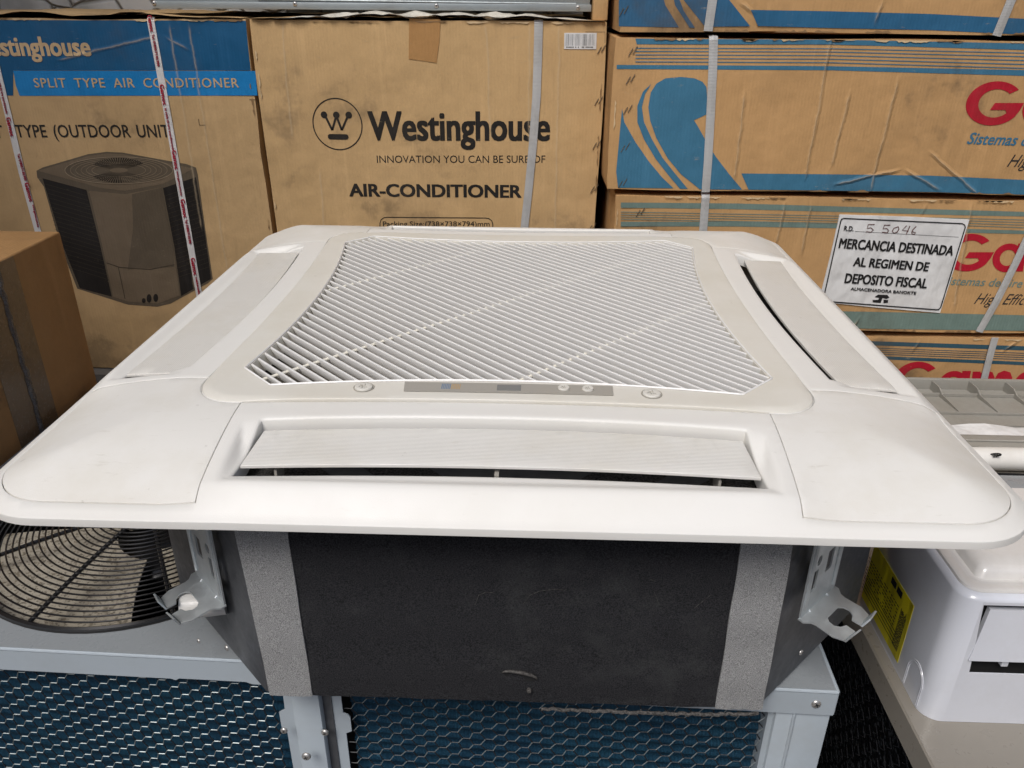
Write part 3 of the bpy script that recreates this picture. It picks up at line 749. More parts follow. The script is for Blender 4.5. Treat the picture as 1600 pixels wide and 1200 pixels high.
mb.prism(notch, lambda u, v, h: W(u, h, v), -.0015, .0)
mb.prism([(0, ZT-.0005), (DY, ZT-.0005), (DY, ZT-.0345), (0, ZT-.0345)], lambda u, v, h: W(h, u, v), 0, .0015)
mb.prism([(0, ZT-.0005), (DY, ZT-.0005), (DY, ZT-.0345), (0, ZT-.0345)], lambda u, v, h: W(XL+h, u, v), -.0015, 0)
mb.prism([(XL, ZT-.0005), (0, ZT-.0005), (0, ZT-.0345), (XL, ZT-.0345)], lambda u, v, h: W(u, DY+h, v), 0, .0015)
mb.tube([W(XL, 0, ZT-.001), W(0, 0, ZT-.001)], .0022, 8); mb.tube([W(0, 0, ZT-.001), W(0, DY, ZT-.001)], .0022, 8)
mb.build('top_rim', M_unit, con, smooth=True, angle=35)
ZB = -1.15; ZC = -1.09
def post_main(x0, x1, y0=.002, y1=.03): return MB().bbox(x0, x1, y0, y1, ZC, ZT-.034, .0015, 2, RW).build('corner_post', M_unit, con, smooth=True, angle=40)
# middle post: flanges, raised centre, dark groove
mb = MB()
ol = [(-.6215, ZC), (-.6215, -.378), (-.6275, -.376), (-.6275, -.347), (-.6235, -.344), (-.6200, -.342), (-.6185, ZT-.03), (-.606, ZT-.03), (-.606, ZC)][::-1]
mb.prism(ol, lambda u, v, h: W(u, h, v), .005, .0065)
orr = [(-.566, ZC), (-.566, ZT-.03), (-.5535, ZT-.03), (-.5535, -.350), (-.5475, -.353), (-.5455, -.357), (-.5455, -.380), (-.5525, -.384), (-.5525, ZC)][::-1]
mb.prism(orr, lambda u, v, h: W(u, h, v), .012, .0135)
mb.build('post_flange', M_unit, con)
mb = MB().bbox(-.608, -.5755, -.0005, .03, ZC, ZT-.03, .0012, 2, RW); mb.build('middle_post', M_unit, con, smooth=True, angle=40)
MB().box(-.5757, -.565, .010, .03, ZC, ZT-.03, rot=RW).build('post_groove', M_steelbody, con)
mb = MB().bbox(-.060, -.001, .0015, .05, ZC, ZT-.033, .0015, 2, RW); mb.build('corner_post', M_unit, con, smooth=True, angle=40)
MB().box(-.066, -.060, .008, .05, ZC, ZT-.033, rot=RW).build('post_lip', M_unit, con)
mb = MB(); mb.tube([W(-.040, .0015, ZT-.034), W(-.040, .0015, ZC)], .0022, 8); mb.build('post_rib', M_unit, con, smooth=True)
mb = MB().bbox(XL+.001, XL+.06, .0015, .05, ZC, ZT-.033, .0015, 2, RW); mb.build('corner_post', M_unit, con, smooth=True, angle=40)
for px, py, yy, r in ((444, 1141, .0045, .0043), (508, 1144, .0115, .0045), (479, 1181, -.001, .0055), (1275, 1099, -.002, .0055)):
    p = at(px, py, 1, -.387+yy); screw(con, p, (0, -1, 0.05), r)
MB().box(XL+.004, -.004, .004, DY-.004, ZB+.02, ZC, rot=RW).build('base_tray', M_unit, con)
for x in (XL+.1, -.12): MB().box(x-.04, x+.04, .02, DY-.02, ZB, ZB+.02, rot=RW).build('foot', M_unit, con)
MB().box(-.006, -.0025, .05, DY, ZC, ZT-.033, rot=RW).build('side_panel', M_unit, con)
MB().box(XL+.0025, XL+.006, .05, DY, ZC, ZT-.033, rot=RW).build('side_panel', M_unit, con)
MB().box(XL+.006, -.006, DY-.006, DY-.0025, ZC, ZT-.033, rot=RW).build('back_panel', M_unit, con)
# rippled finned coils
def coil(x0, x1, yb, skew):
    zs = np.arange(ZC, ZT-.030, .0165/10); nx = 24
    vs = []
    for z in zs:
        for i in range(nx+1):
            x = x0+(x1-x0)*i/nx; zz = z+skew*(x-x0)
            vs.append(W(x, yb-.0035*(.5+.5*math.cos(2*math.pi*zz/.0165))**2, z))
    n = nx+1
    return MB().add(vs, [(j*n+i, j*n+i+1, (j+1)*n+i+1, (j+1)*n+i) for j in range(len(zs)-1) for i in range(nx)]).build('coil', M_coil, con, smooth=True, angle=180)
coil(XL+.06, -.6235, .024, .10); coil(-.548, -.062, .030, .02)
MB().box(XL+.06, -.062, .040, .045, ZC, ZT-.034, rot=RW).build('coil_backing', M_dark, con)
# netting in front of the coils: twisted flat strands in a stretched hexagon pattern
def netting(x0, x1, yb, P, Q, skew, flat, bright):
    hi, lo = MB(), MB(); rs = random.Random(int(x0*100)); z1 = ZT-.028; z0 = -.80
    def node(i, j):
        x = x0+i*P/2; z = z1-j*Q+(Q/2 if i % 2 else 0)-skew*(x-x0)
        return (x+.0009*math.sin(i*2.1+j*1.3), z+.0007*math.sin(i*1.7-j*2.3))
    ni = int((x1-x0)/(P/2)); nj = int((z1-z0)/Q)
    def strand(mb, a, b, nrm, wd):
        A = W(a[0], yb, a[1]); B = W(b[0], yb, b[1]); t = (B-A).normalized(); nn = Vector(nrm); nn = (nn-t*nn.dot(t)).normalized(); s_ = t.cross(nn)*wd
        th_ = nn*.00035; A = A-t*.0003; B = B+t*.0003
        mb.add([A-s_+th_, A+s_+th_, B+s_+th_, B-s_+th_, A-s_-th_, A+s_-th_, B+s_-th_, B-s_-th_], [(0, 1, 2, 3), (7, 6, 5, 4), (0, 4, 5, 1), (1, 5, 6, 2), (2, 6, 7, 3), (3, 7, 4, 0)])
    for j in range(-8, nj):
        for i in range(0, ni):
            x, z = node(i, j)
            if z > z1+.002 or z < z0: continue
            h = P*flat/2; a = (x-h, z-h*skew); b = (x+h, z-h*skew*0)
            strand(hi if bright else lo, (x-h, z), (x+h, z), (0, -.55, .85), .00042)       # the twist
            if i+1 <= ni:
                xr, zr = node(i+1, j if i % 2 == 0 else j-1)          # up and to the right
                if zr < z1+.004: strand(hi, (x+h, z), (xr-h, zr), (0, -.55, .85), .00048)
                xd, zd = node(i+1, j+1 if i % 2 == 0 else j)          # down and to the right
                strand(lo, (x+h, z), (xd-h, zd), (0, -.95, -.3), .0007)
    a = hi.build('netting', M_wirehi, con, kind='stuff'); b = lo.build('netting', M_wirelo, con, kind='stuff')  # lit and shaded strands of one net, told apart by colour
netting(XL+.055, -.6235, .010, .0245, .0185, .105, .34, True)
netting(-.548, -.060, .016, .0278, .0188, .010, .30, False)
# fan opening: shroud, dusty blades, guard rings and spokes
FX, FY, FR = -.8788, .2482, .2185
gz = ZT+.010
mb = MB().lathe([(.222, ZT+.0005), (.218, ZT+.003), (.214, ZT), (.2125, ZT-.14)], 0, 0, 72, axis=Matrix.Translation(W(FX, FY, 0))); mb.build('fan_shroud', M_dark, con, smooth=True)
MB().lathe([(.213, ZT-.139), (.0001, ZT-.140)], 0, 0, 48, axis=Matrix.Translation(W(FX, FY, 0))).build('fan_floor', M_dark, con)
fc = W(FX, FY, 0)
def blade(a0, a1, m, z, twist, nm='fan_blade'):
    mb = MB(); vs = []; nr, na = 8, 16
    for i in range(nr+1):
        r = .05+(.206-.05)*i/nr
        for j in range(na+1):
            t = j/na; a = R(a0+(a1-a0)*t)+ (r-.05)*.8
            vs.append((fc.x+r*math.cos(a), fc.y+r*math.sin(a), z+twist*(t-.5)))
    n = na+1; fs = [(i*n+j, i*n+j+1, (i+1)*n+j+1, (i+1)*n+j) for i in range(nr) for j in range(na)]
    k = len(vs); mb.add(vs+[(x, y, zz-.003) for x, y, zz in vs], fs+[tuple(k+q for q in f)[::-1] for f in fs])
    mb.build(nm, m, con, smooth=True)
for a0 in (178, 298, 58): blade(a0, a0+100, M_blade, ZT-.022, -.014)
mb = MB().lathe([(.0001, ZT-.045), (.05, ZT-.047), (.060, ZT-.055), (.061, ZT-.09)], 0, 0, 32, axis=Matrix.Translation(fc)); mb.build('fan_hub', M_guard, con, smooth=True)
def gring(r, z, wr):
    MB().tube([(fc.x+r*math.cos(2*math.pi*k/96), fc.y+r*math.sin(2*math.pi*k/96), z) for k in range(96)], wr, 6, closed=True).build('guard_ring', M_guard, con, smooth=True)
gring(FR, ZT+.004, .0032)
for k in range(24):
    r = FR-.0080-k*.0079
    gring(r, ZT+.006+.020*(1-(r/FR)**2), .00120)
for k in range(8):
    a = R(-107+45*k+2); pts = []
    for t in np.linspace(.03, FR+.002, 10): pts.append((fc.x+t*math.cos(a), fc.y+t*math.sin(a), ZT+.003+.020*(1-(t/FR)**2)))
    MB().tube(pts, .0028, 8).build('guard_spoke', M_guard, con, smooth=True)

# ================================================================== RIGHT-HAND CONDENSER AND WHAT LIES ON IT
Z2 = -.360
con2 = thing('outdoor_condenser', (1.0, -.1, -1.15), 'silver-beige condenser with black netted fins carrying the glossy white wall unit, at the right', 'outdoor unit')
mb = MB(); plate(mb, rnd_rect(.4865, 1.55, -.85, .575, .004, 3), [], lambda u, v, h: (u, v, h), Z2-.0015, Z2-.0003); mb.build('top_panel', M_whitepaint, con2)
mb = MB(); vs = []
prof = [(.4872, Z2-.0002), (.4845, Z2-.002), (.4800, Z2-.032), (.4815, Z2-.033)]
for x, z in prof: vs += [(x, -.85, z), (x, .575, z)]
mb.add(vs, [(2*i, 2*i+1, 2*i+3, 2*i+2) for i in range(3)]); mb.box(.4865, 1.55, -.852, -.850, Z2-.034, Z2-.001); mb.build('top_rim', M_whitepaint, con2, smooth=True, angle=30)
MB().box(.492, 1.54, -.84, .56, -1.15, Z2-.034).build('casing', M_blackfins, con2)
mb = MB(); rs = random.Random(8)
for j in range(34):
    for i in range(56):
        y = -.84+i*.025+(j % 2)*.0125; z = Z2-.04-j*.018
        for dy, dz in ((.0105, .009), (.0105, -.009)):
            A = Vector((.4895, y, z)); B = Vector((.4895, y+dy, z+dz)); mb.tube([A, B], .0008, 3, caps=False)
mb.build('netting', mat('black_netting', (.02, .02, .022), .25)[0], con2, kind='stuff')
# white wall unit lying on its back
ac = thing('wall_unit', (.9, -.19, Z2), 'glossy white wall-mounted indoor unit lying on its back with a yellow label on its end', 'air conditioner')
AX0, AX1, AY0, AY1, AZ0, AZ1 = .500, 1.34, -.337, -.122, Z2, -.166
def wsect(d=0.):        # plan outline with a large rounded front-left corner
    o = [(AX1, AY0+d), (AX1, AY1-min(d, .02)), (AX0+.012+d, AY1-min(d, .02)), (AX0+d, AY1-.012-min(d, .02))]
    rr = max(.010, .024-d*.5)
    o += [(AX0+d+rr-rr*math.cos(R(a)), AY0+d+rr-rr*math.sin(R(a))) for a in np.linspace(0, 90, 12)]
    return o
fl0 = at(1528, 951, 1, AY0); fl1 = at(1518, 1031, 1, AY0)
S0 = at(1516, 945, 1, AY0); S1 = at(1514, 1052, 1, AY0)
prof = [(.000, AZ0), (.0, AZ0+.004), (.0, AZ1-.012), (.0015, AZ1-.009), (.006, AZ1-.006), (.008, AZ1-.0055)]
mb = MB(); ns = len(wsect()); vs = []; fs = []
for d, z in prof: vs += [(x, y, z) for x, y in wsect(d)]
for i in range(len(prof)-1):
    for k in range(ns):
        if k == ns-1 and i == 1: continue                # the long front face: built with its opening below
        fs.append((i*ns+k, i*ns+(k+1) % ns, (i+1)*ns+(k+1) % ns, (i+1)*ns+k))
mb.add(vs, fs)
S0.x = max(S0.x, .5255); S1.x = max(S1.x, .5255); fl0.x = max(fl0.x, .534); fl1.x = .5275
plate(mb, [(AX0+.024, AZ0+.004), (AX1, AZ0+.004), (AX1, AZ1-.012), (AX0+.024, AZ1-.012)], [[(S1.x, S1.z), (AX1-.05, S1.z), (AX1-.05, S0.z), (S0.x, S0.z)]], lambda u, v, h: (u, AY0+h, v), 0, .002)
mb.build('casing', M_gloss, ac, smooth=True, angle=45)
mb = MB(); vs = []
tprof = [(.0082, AZ1-.0055), (.0092, AZ1-.003), (.012, AZ1-.0022), (.022, AZ1-.0026), (.024, AZ1-.004), (.029, AZ1-.004), (.032, AZ1+.003), (.035, AZ1+.007), (.041, AZ1+.0092), (.055, AZ1+.010), (.09, AZ1+.0105)]
for d, z in tprof:
    vs += [(x, y, z) for x, y in wsect(d)]
mb.add(vs, [(i*ns+k, i*ns+(k+1) % ns, (i+1)*ns+(k+1) % ns, (i+1)*ns+k) for i in range(len(tprof)-1) for k in range(ns)]+[tuple((len(tprof)-1)*ns+k for k in range(ns))])
mb.build('front_panel', M_gloss2, ac, smooth=True, angle=50)
MB().box(AX0+.012, AX1-.01, AY0+.0135, AY0+.016, AZ0+.01, AZ1-.013).build('outlet_shade_plate', M_dark, ac)  # near-black plate standing in for the shade inside the outlet
mb = MB(); rt = Matrix.Translation(Vector((0, AY0+.004, (fl0.z+fl1.z)/2))) @ Matrix.Rotation(R(-5), 4, 'X')
hh = (fl0.z-fl1.z)/2; mb.prism([(fl1.x+.001, -hh), (AX1-.058, -hh), (AX1-.058, hh-.0045), (fl0.x+.003, hh-.0045)], lambda u, v, h: rt @ Vector((u, h, v)), -.003, .003); mb.build('outlet_flap', M_gloss, ac, smooth=True, angle=45)
b = at(1569, 1036, 1, AY0+.005); MB().bbox(b.x-.004, b.x+.004, AY0+.003, AY0+.02, b.z-.004, b.z+.004, .001).build('hinge_tab', M_gloss, ac, smooth=True)
# label on the end
def onx(px, py, x): return at(px, py, 0, x)
XE = AX0-.0006
q = [onx(1371, 880, XE), onx(1429, 949, XE), onx(1401, 1034, XE), onx(1345, 930, XE)]
ys = [p.y for p in q]; zs_ = [p.z for p in q]
ly0, ly1, lz0, lz1 = -.262, -.135, AZ0+.052, AZ0+.146
def fit_quad():
    # label corners: top-front, bottom-front
    a = onx(1429, 949, XE); b = onx(1401, 1034, XE); return a, b
la, lb = fit_quad(); ly0 = (la.y+lb.y)/2; lz1 = la.z; lz0 = lb.z; ly1 = ly0+.125
lab = MB().box(XE, AX0-.0001, ly0, ly1, lz0, lz1).build('energy_label', M_yellow, ac)
def lrow(mb, y0, y1, z0, z1): mb.box(XE-.0004, XE, y0, y1, z0, z1)
mb = MB(); H = lz1-lz0
for k in range(7):
    z = lz1-H*(.30+.055*k); 
    for c in range(16):
        y = ly0+.030+c*.0068+random.random()*.001
        if random.random() < .85: lrow(mb, y, y+random.uniform(.003, .0055), z-.0010, z)
for k in range(4): lrow(mb, ly0+.02+.0*k, ly0+.13, lz0+H*(.14+.06*k), lz0+H*(.14+.06*k)+.0006)
for c in range(9):
    z = lz0+H*.12
    while z < lz0+H*.7:
        dz = random.uniform(.002, .008); lrow(mb, ly0+.008+c*.0018, ly0+.0087+c*.0018, z, z+dz); z += dz+.0012
lrow(mb, ly0+.030, ly0+.044, lz1-H*.16, lz1-H*.06); lrow(mb, ly0+.048, ly0+.062, lz1-H*.16, lz1-H*.06)
mb.build('print', M_black, lab, kind='stuff')
mb = MB()
for r in (1., .86):
    pts = [(AX0-.0002, -.300+.020*r*math.cos(R(a)), AZ0+.030+.024*r*math.sin(R(a))) for a in np.linspace(-10, 190, 20)]
    mb.tube([(AX0-.0002, -.300+.020*r, AZ0+.004)]+pts+[(AX0-.0002, -.300-.020*r, AZ0+.004)], .0007, 5)
mb.build('knockout', M_gloss, ac, smooth=True)
# things lying further back on the same condenser
mb = MB(); t_ = thing('plastic_tray', (1.2, .47, Z2), 'grey moulded plastic back cover with cross ribs, lying by the box stack', 'plastic cover')
rz = Z2+.030
mb = MB(); mb.box(.80, 1.55, .395, .565, Z2+.001, Z2+.006); mb.build('panel', M_greyplastic, t_)
mb = MB().bbox(.80, 1.55, .556, .566, Z2+.001, rz, .002); mb.build('rim', M_greyplastic, t_, smooth=True)
mb = MB().bbox(.80, 1.55, .520, .5235, Z2+.006, Z2+.014, .001); mb.build('ridge', M_greyplastic, t_)
mb = MB().bbox(.80, 1.55, .438, .4415, Z2+.006, Z2+.012, .001); mb.build('ridge', M_greyplastic, t_)
for i, x in enumerate((.822, .895, .975, 1.052, 1.13, 1.21, 1.29)):
    mb = MB(); y0, y1 = .44, .557
    mb.prism([(y0, Z2+.006), (y1, Z2+.006), (y1, rz-.003), (y1-.03, rz-.005), (y1-.045, Z2+.015), (y0, Z2+.008)], lambda u, v, h: (x+h+(u-y1)*-.12, u, v), 0, .0022); mb.build('rib', M_greyplastic, t_)
MB().lathe([(.004, 0), (.004, .014), (.002, .014), (.002, .002)], .972, .500, 14, axis=Matrix.Translation((0, 0, Z2+.006))).build('screw_boss', M_greyplastic, t_)
mb = MB(); vs = []
for j in range(5):
    for i in range(25): vs.append((.835+i*.03, .325+j*.014+.003*math.sin(i*.9), Z2+.010+.003*math.sin(i*1.3+j)+.001*j))
mb.add(vs, [(j*25+i, j*25+i+1, (j+1)*25+i+1, (j+1)*25+i) for j in range(4) for i in range(24)])
o = mb.build('paper_sheet', M_paper, smooth=True); tag(o, 'creased white paper strip lying between the grey cover and the rail', 'paper')
mb = MB(); rt = Matrix.Translation((0, 0, 0)); mb.bbox(.80, 1.55, .278, .322, Z2+.001, Z2+.026, .003, 2); mb.bbox(.84, 1.55, .292, .308, Z2+.026, Z2+.030, .001, 1)
o = mb.build('plastic_rail', M_greyplastic, smooth=True); tag(o, 'grey plastic rail with a raised ridge, in front of the white paper', 'plastic rail')
rl = thing('pipe_roll', (1.1, .228, Z2), 'white wrapped pipe bundle tied with a twisted black wire', 'pipe')
MB().tube([(.815+i*.05, .238, Z2+.0225) for i in range(15)], [.0200, .0214]+[.0215]*13, 20).build('wrapping', M_pvc, rl, smooth=True)
for s in (0, 1):
    pts = [(.858+.006*math.sin(t*5+math.pi*s)+(.02 if s else -.012)*max(0, .35-t)*2, .238-.0235*math.cos(R(20+150*t-90)), Z2+.0225+.0235*math.sin(R(170-150*t))) for t in np.linspace(0, 1, 16)]
    MB().tube(pts, .0016, 6).build('wire_tie', M_guard, rl, smooth=True)
mb = MB().bbox(.80, 1.55, .142, .190, Z2+.0005, Z2+.018, .002); o = mb.build('sheet_metal_rail', M_unittop, smooth=True); tag(o, 'flat light grey metal rail behind the glossy white wall unit', 'metal rail')

# ================================================================== BOXES
YB = .75; YG = .62
mid_cr = [(-.25, .5, -.262, .1), (.275, .3, .27, .8), (-.305, .55, -.30, .8), (.215, .2, .21, .8), (.13, .55, .12, .8)]
bl_cr = [(.355, .35, .36, .8), (.315, .2, .33, .75), (.40, .0, .40, .8), (.10, .72, .34, .77), (.34, .77, .40, .74)]
K_mid = board('kraft_board_plain', KRAFT, 1, mid_cr, .30, cstr=.3)
I_mid = board('black_print_on_kraft', (.018, .016, .014, 1), 1, mid_cr, .12, cstr=.3)
K_bl = board('kraft_board_left', lin(190, 158, 114), 2, bl_cr, .32, cstr=.35)
bxm = carton('air_conditioner_box', -.570, .166, YB, .74, -.430, .3665, K_mid, 'plain brown box with a round logo and bold black print, middle of the back', seed=1)
def Fc(Y, parent, ox, oy, k): return Face(Y, parent, ox, oy, k)
f = Fc(YB, bxm, 380, 0, 2.6667)
# round emblem
c = f.w(393, 518); r = (f.w(497, 518)-f.w(289, 518)).length/2; mb = MB()
def flat(mb, outer, holes, Y, lift=.0006): plate_flat(mb, outer, holes, Y, lift)
def plate_flat(mb, outer, holes, Y, lift=.0006):
    vs2 = []; ed = []
    for q in [outer]+holes:
        k = len(vs2); vs2 += [Vector(p) for p in q]; ed += [(k+i, k+(i+1) % len(q)) for i in range(len(q))]
    vo, eo, fo, *_ = delaunay_2d_cdt(vs2, ed, [], 0, 1e-7)
    V = np.array([(v.x, v.y) for v in vo]); Fa = np.array([t for t in fo]); cen = V[Fa].mean(1); ok = inside(cen, outer)
    for q in holes: ok &= ~inside(cen, q)
    mb.add([(a, Y-lift, b) for a, b in V], [tuple(int(i) for i in t) for t in Fa[ok]])
plate_flat(mb, circle(c.x, c.z, r, 64), [circle(c.x, c.z, r*.955, 64)], YB)
D = [f.w(337, 478), f.w(388, 479), f.w(440, 479)]
for d in D: plate_flat(mb, circle(d.x, d.z, r*.13, 20), [], YB, .0008)
for a, b in (((340, 478), (371, 542)), ((371, 542), (388, 482)), ((388, 482), (411, 542)), ((411, 542), (438, 478))):
    q = f.line([a, b], 9)[0]; pts = [f.w(*p) for p in q]; mb.add([(p.x, YB-.0007, p.z) for p in pts], [(0, 1, 2, 3)])
A = f.w(354, 581); B = f.w(438, 559); plate_flat(mb, rnd_rect(A.x, B.x, A.z, B.z, (B.z-A.z)*.48, 5), [], YB)
mb.build('emblem', I_mid, bxm)
f.text('Westinghouse', 525, 1278, 585, 463, I_mid, bold=.030, spacing=1.0, yb2=587)
f.text('INNOVATION YOU CAN BE SURE OF', 558, 1258, 678, 648, I_mid, bold=0)
f.text('AIR-CONDITIONER', 443, 1160, 818, 765, I_mid, bold=.034, yb2=824)
f.text('Packing Size:(738×738×794)mm', 583, 1027, 943, 922, I_mid, bold=.006)
q = [(570, 1000), (570, 930), (574, 916), (586, 907), (600, 905), (1010, 908), (1025, 911), (1036, 920), (1040, 934), (1040, 1000)]
f.poly([f.line(q, 3.5)], I_mid)
q = [(1425, 133), (1508, 133), (1507, 178)]; f.poly([f.line(q, 1.5)], I_mid)
# tape, sticker, staples, strap
M_tape = board('brown_packing_tape', lin(176, 134, 86), 4, (), .2, .35)
f.poly([[(692, 76), (822, 80), (818, 170), (806, 262), (740, 252), (690, 246)]], M_tape, 'tape', .0012, 1.)
stk = f.poly([[(1338, 137), (1473, 137), (1471, 205), (1337, 204)]], M_paper, 'barcode_sticker', .0012, 1.)
mb = MB(); rs = random.Random(2); x = 1344
while x < 1466:
    wd = rs.choice([1.2, 2, 3.2]); a = f.w(x, 190); b = f.w(x+wd, 142); mb.box(a.x, b.x, YB-.0018, YB-.0013, a.z, b.z); x += wd+rs.choice([1.2, 2, 2.6])
a = f.w(1346, 198); 
for i in range(22):
    if rs.random() < .8: a = f.w(1346+i*5.4, 199); b = f.w(1349.5+i*5.4, 194); mb.box(a.x, b.x, YB-.0018, YB-.0013, a.z, b.z)
mb.build('print', M_black, stk, kind='stuff')
M_staple = galv('dull_staple', (.22, .19, .15, 1), .5)
def staple(fc_, x, y, parent, Y, a=-62):
    for k in (0, 1):
        p = fc_.w(x+k*17, y+(-3 if k else 5)); d = Vector((math.cos(R(a)), 0, math.sin(R(a))))*.0075
        MB().tube([p-d+Vector((0, .001, 0)), p-d+Vector((0, -.0015, 0)), p+d+Vector((0, -.0015, 0)), p+d+Vector((0, .001, 0))], .0008, 5).build('staple', M_staple, parent)
for x, y in ((1484, 205), (1472, 420), (1464, 603), (1455, 785), (1446, 945)): staple(f, x, y, bxm, YB, 62)
def strap(fc_, Y, pts, wd, m, parent, top=None, t=.0012, depth=.3, name='strap', lift=.0016):
    """pts: centre line in crop pixels from top to bottom; folds over the top edge when top is given"""
    P = [fc_.w(*p) for p in pts]; path = [Vector((p.x, Y-lift, p.z)) for p in P]; ex = Vector((1, 0, 0))
    if top is not None:
        a = path[0]; path[0] = Vector((a.x, Y-lift, top-.004)); path = [Vector((a.x, Y+depth, top+.002)), Vector((a.x, Y+.012, top+.0025)), Vector((a.x, Y+.002, top+.001))]+path
    vs = []; fs = []
    for i, p in enumerate(path):
        a = path[max(0, i-1)]; b = path[min(len(path)-1, i+1)]; d = (b-a).normalized(); s_ = Vector((1, 0, 0)); s_ = (s_-d*s_.dot(d)).normalized()*wd/2
        nrm = s_.normalized().cross(d); nrm = nrm if nrm.y < 0 or (abs(nrm.y) < .3 and nrm.z > 0) else -nrm
        vs += [p-s_, p+s_, p+s_+nrm*t, p+nrm*t*1.6, p-s_+nrm*t]
    n = 5
    for i in range(len(path)-1):
        for k in range(n): fs.append((i*n+k, i*n+(k+1) % n, (i+1)*n+(k+1) % n, (i+1)*n+k))
    fs += [tuple(range(n)), tuple((len(path)-1)*n+k for k in range(n))]
    return MB().add(vs, fs).build(name, m, parent)
strap(f, YB, [(1231, 95), (1228, 220), (1222, 400), (1207, 600), (1190, 780), (1172, 945), (1150, 1100)], .0175, M_strapgrey, bxm, .3665)
# clear plastic film and worn lid flap on the middle box top
M_film = worn('wrinkled_grey_film', (.62, .58, .50, 1), .35, 0, (.2, .17, .13), .5, 30, .006, 40)
def crumple(name, x0, x1, y0, y1, z, amp, m, parent, seed, nx=44, ny=8, fr=(26, 31)):
    rs = random.Random(seed); ph = [rs.random()*6 for _ in range(4)]; vs = []
    for j in range(ny+1):
        for i in range(nx+1):
            u = i/nx; v = j/ny; x = x0+(x1-x0)*u; y = y0+(y1-y0)*v+rs.uniform(-.004, .004)
            e = min(1, 4*min(u, 1-u))
            vs.append((x, y, z+amp*e*(.5+.5*math.sin(fr[0]*u+ph[0])*math.sin(5*v+ph[1]))+rs.uniform(0, amp*.35)*e))
    n = nx+1
    return MB().add(vs, [(j*n+i, j*n+i+1, (j+1)*n+i+1, (j+1)*n+i) for j in range(ny) for i in range(nx)]).build(name, m, parent, smooth=True)
crumple('lid_flap', -.565, .160, YB-.006, YB+.3, .3675, .006, K_mid, bxm, 3)
crumple('film', -.52, .15, YB-.007, YB+.04, .3665, .013, M_film, bxm, 11)

# ---- blue-banded box on the left
bxb = carton('air_conditioner_box', -1.62, -.578, YB+.004, .74, -.437, .3655, K_bl, 'brown box with a blue band and a dark picture of an outdoor unit', seed=2)
YL = YB+.004
f = Fc(YL, bxb, 0, 0, 2.4)
P_dk = board('deep_blue_print', lin(18, 82, 122), 2, bl_cr, .25, cstr=.35); P_lt = board('bright_blue_print', lin(26, 124, 186), 2, bl_cr, .15, cstr=.35)
I_bl = board('black_print_left', (.02, .018, .016, 1), 2, bl_cr, .1, cstr=.35); P_kr = board('kraft_letters', lin(196, 168, 130), 2, bl_cr, .2, cstr=.35)
f.poly([[(-900, 72), (922, 78), (930, 170), (940, 264), (50, 264), (50, 358), (-900, 366)]], P_dk)
f.poly([[(50, 265), (958, 266), (966, 358), (74, 359), (60, 320)]], P_lt, lift=.0007)
f.text('Westinghouse', -112, 346, 210, 137, P_kr, bold=.035, lift=Vector((0, -.0012, 0)))
f.text('SPLIT TYPE AIR CONDITIONER', 133, 898, 328, 293, P_kr, bold=.012, spacing=1.12, wspace=2., lift=Vector((0, -.0012, 0)))
f.text('TYPE (OUTDOOR UNIT)', 64, 655, 515, 468, I_bl, bold=.012, spacing=1.02, wspace=1.5)
f.text('SPLIT', -130, 18, 517, 470, I_bl, bold=.012)
f.poly([f.line([(745, 446), (748, 469), (770, 469)], 2), f.line([(935, 374), (962, 374), (962, 392)], 2)], I_bl)
# printed picture of the outdoor unit
def pic(name, col): return board(name, col, 2, bl_cr, .15, cstr=.35)
PB = pic('picture_black', (.016, .013, .011, 1)); PG = pic('picture_grey', (.115, .088, .058, 1)); PM = pic('picture_brown', (.165, .122, .078, 1)); PL = pic('picture_light', (.30, .23, .15, 1)); PD = pic('picture_dark', (.055, .042, .028, 1))
f.poly([[(137, 640), (160, 628), (330, 578), (400, 569), (460, 572), (700, 615), (735, 628), (742, 655), (770, 860), (798, 1045), (780, 1062), (640, 1138), (590, 1150), (480, 1142), (290, 1082), (230, 930), (165, 700), (140, 665)]], PG)
f.poly([[(143, 640), (330, 585), (400, 575), (460, 578), (728, 632), (610, 690), (470, 715), (380, 705)]], PM, lift=.0008)
def ell(cx, cy, rx, ry, n=48): return [(cx+rx*math.cos(2*math.pi*k/n), cy+ry*math.sin(2*math.pi*k/n)) for k in range(n)]
f.poly([ell(447, 638, 202, 50)], PG, lift=.0011)
f.poly([f.line(ell(447, 638, 202, 50)+[(649, 638)], 2.5)]+[f.line(ell(447, 638, 202*k, 50*k)+[(447+202*k, 638)], 1.3) for k in (.9, .8, .7, .6, .5)], PL, lift=.0014)
f.poly([[(447+28*math.cos(a), 638+8*math.sin(a)), (447+110*math.cos(a-.02), 638+47*math.sin(a-.02)), (447+110*math.cos(a+.02), 638+47*math.sin(a+.02))] for a in [math.pi*2*k/72 for k in range(72)] if abs(math.sin(a)) > .5], PB, lift=.0015)
f.poly([ell(447, 638, 34, 9)], PM, lift=.0017)
f.poly([[(160, 668), (325, 712), (372, 900), (420, 1112), (300, 1080), (240, 930)]], PB, lift=.0009)
f.poly([[(612, 705), (735, 664), (768, 870), (792, 1045), (680, 1110), (655, 930)]], PB, lift=.0009)
mb = MB(); n = 0
for k in range(0):
    pass
f.poly([f.line([(165+6.1*k*.62, 672+k*17), (322+5.2*k*.9, 716+k*17.5)], 1.2) for k in range(1, 20)], PD, lift=.0012)
f.poly([f.line([(620+2.6*k, 716+k*17), (738+2.6*k, 676+k*17)], 1.2) for k in range(1, 20)], PD, lift=.0012)
f.poly([[(335, 715), (470, 728), (605, 702), (650, 930), (675, 1108), (590, 1138), (480, 1130), (425, 1112), (380, 900)]], PM, lift=.0010)
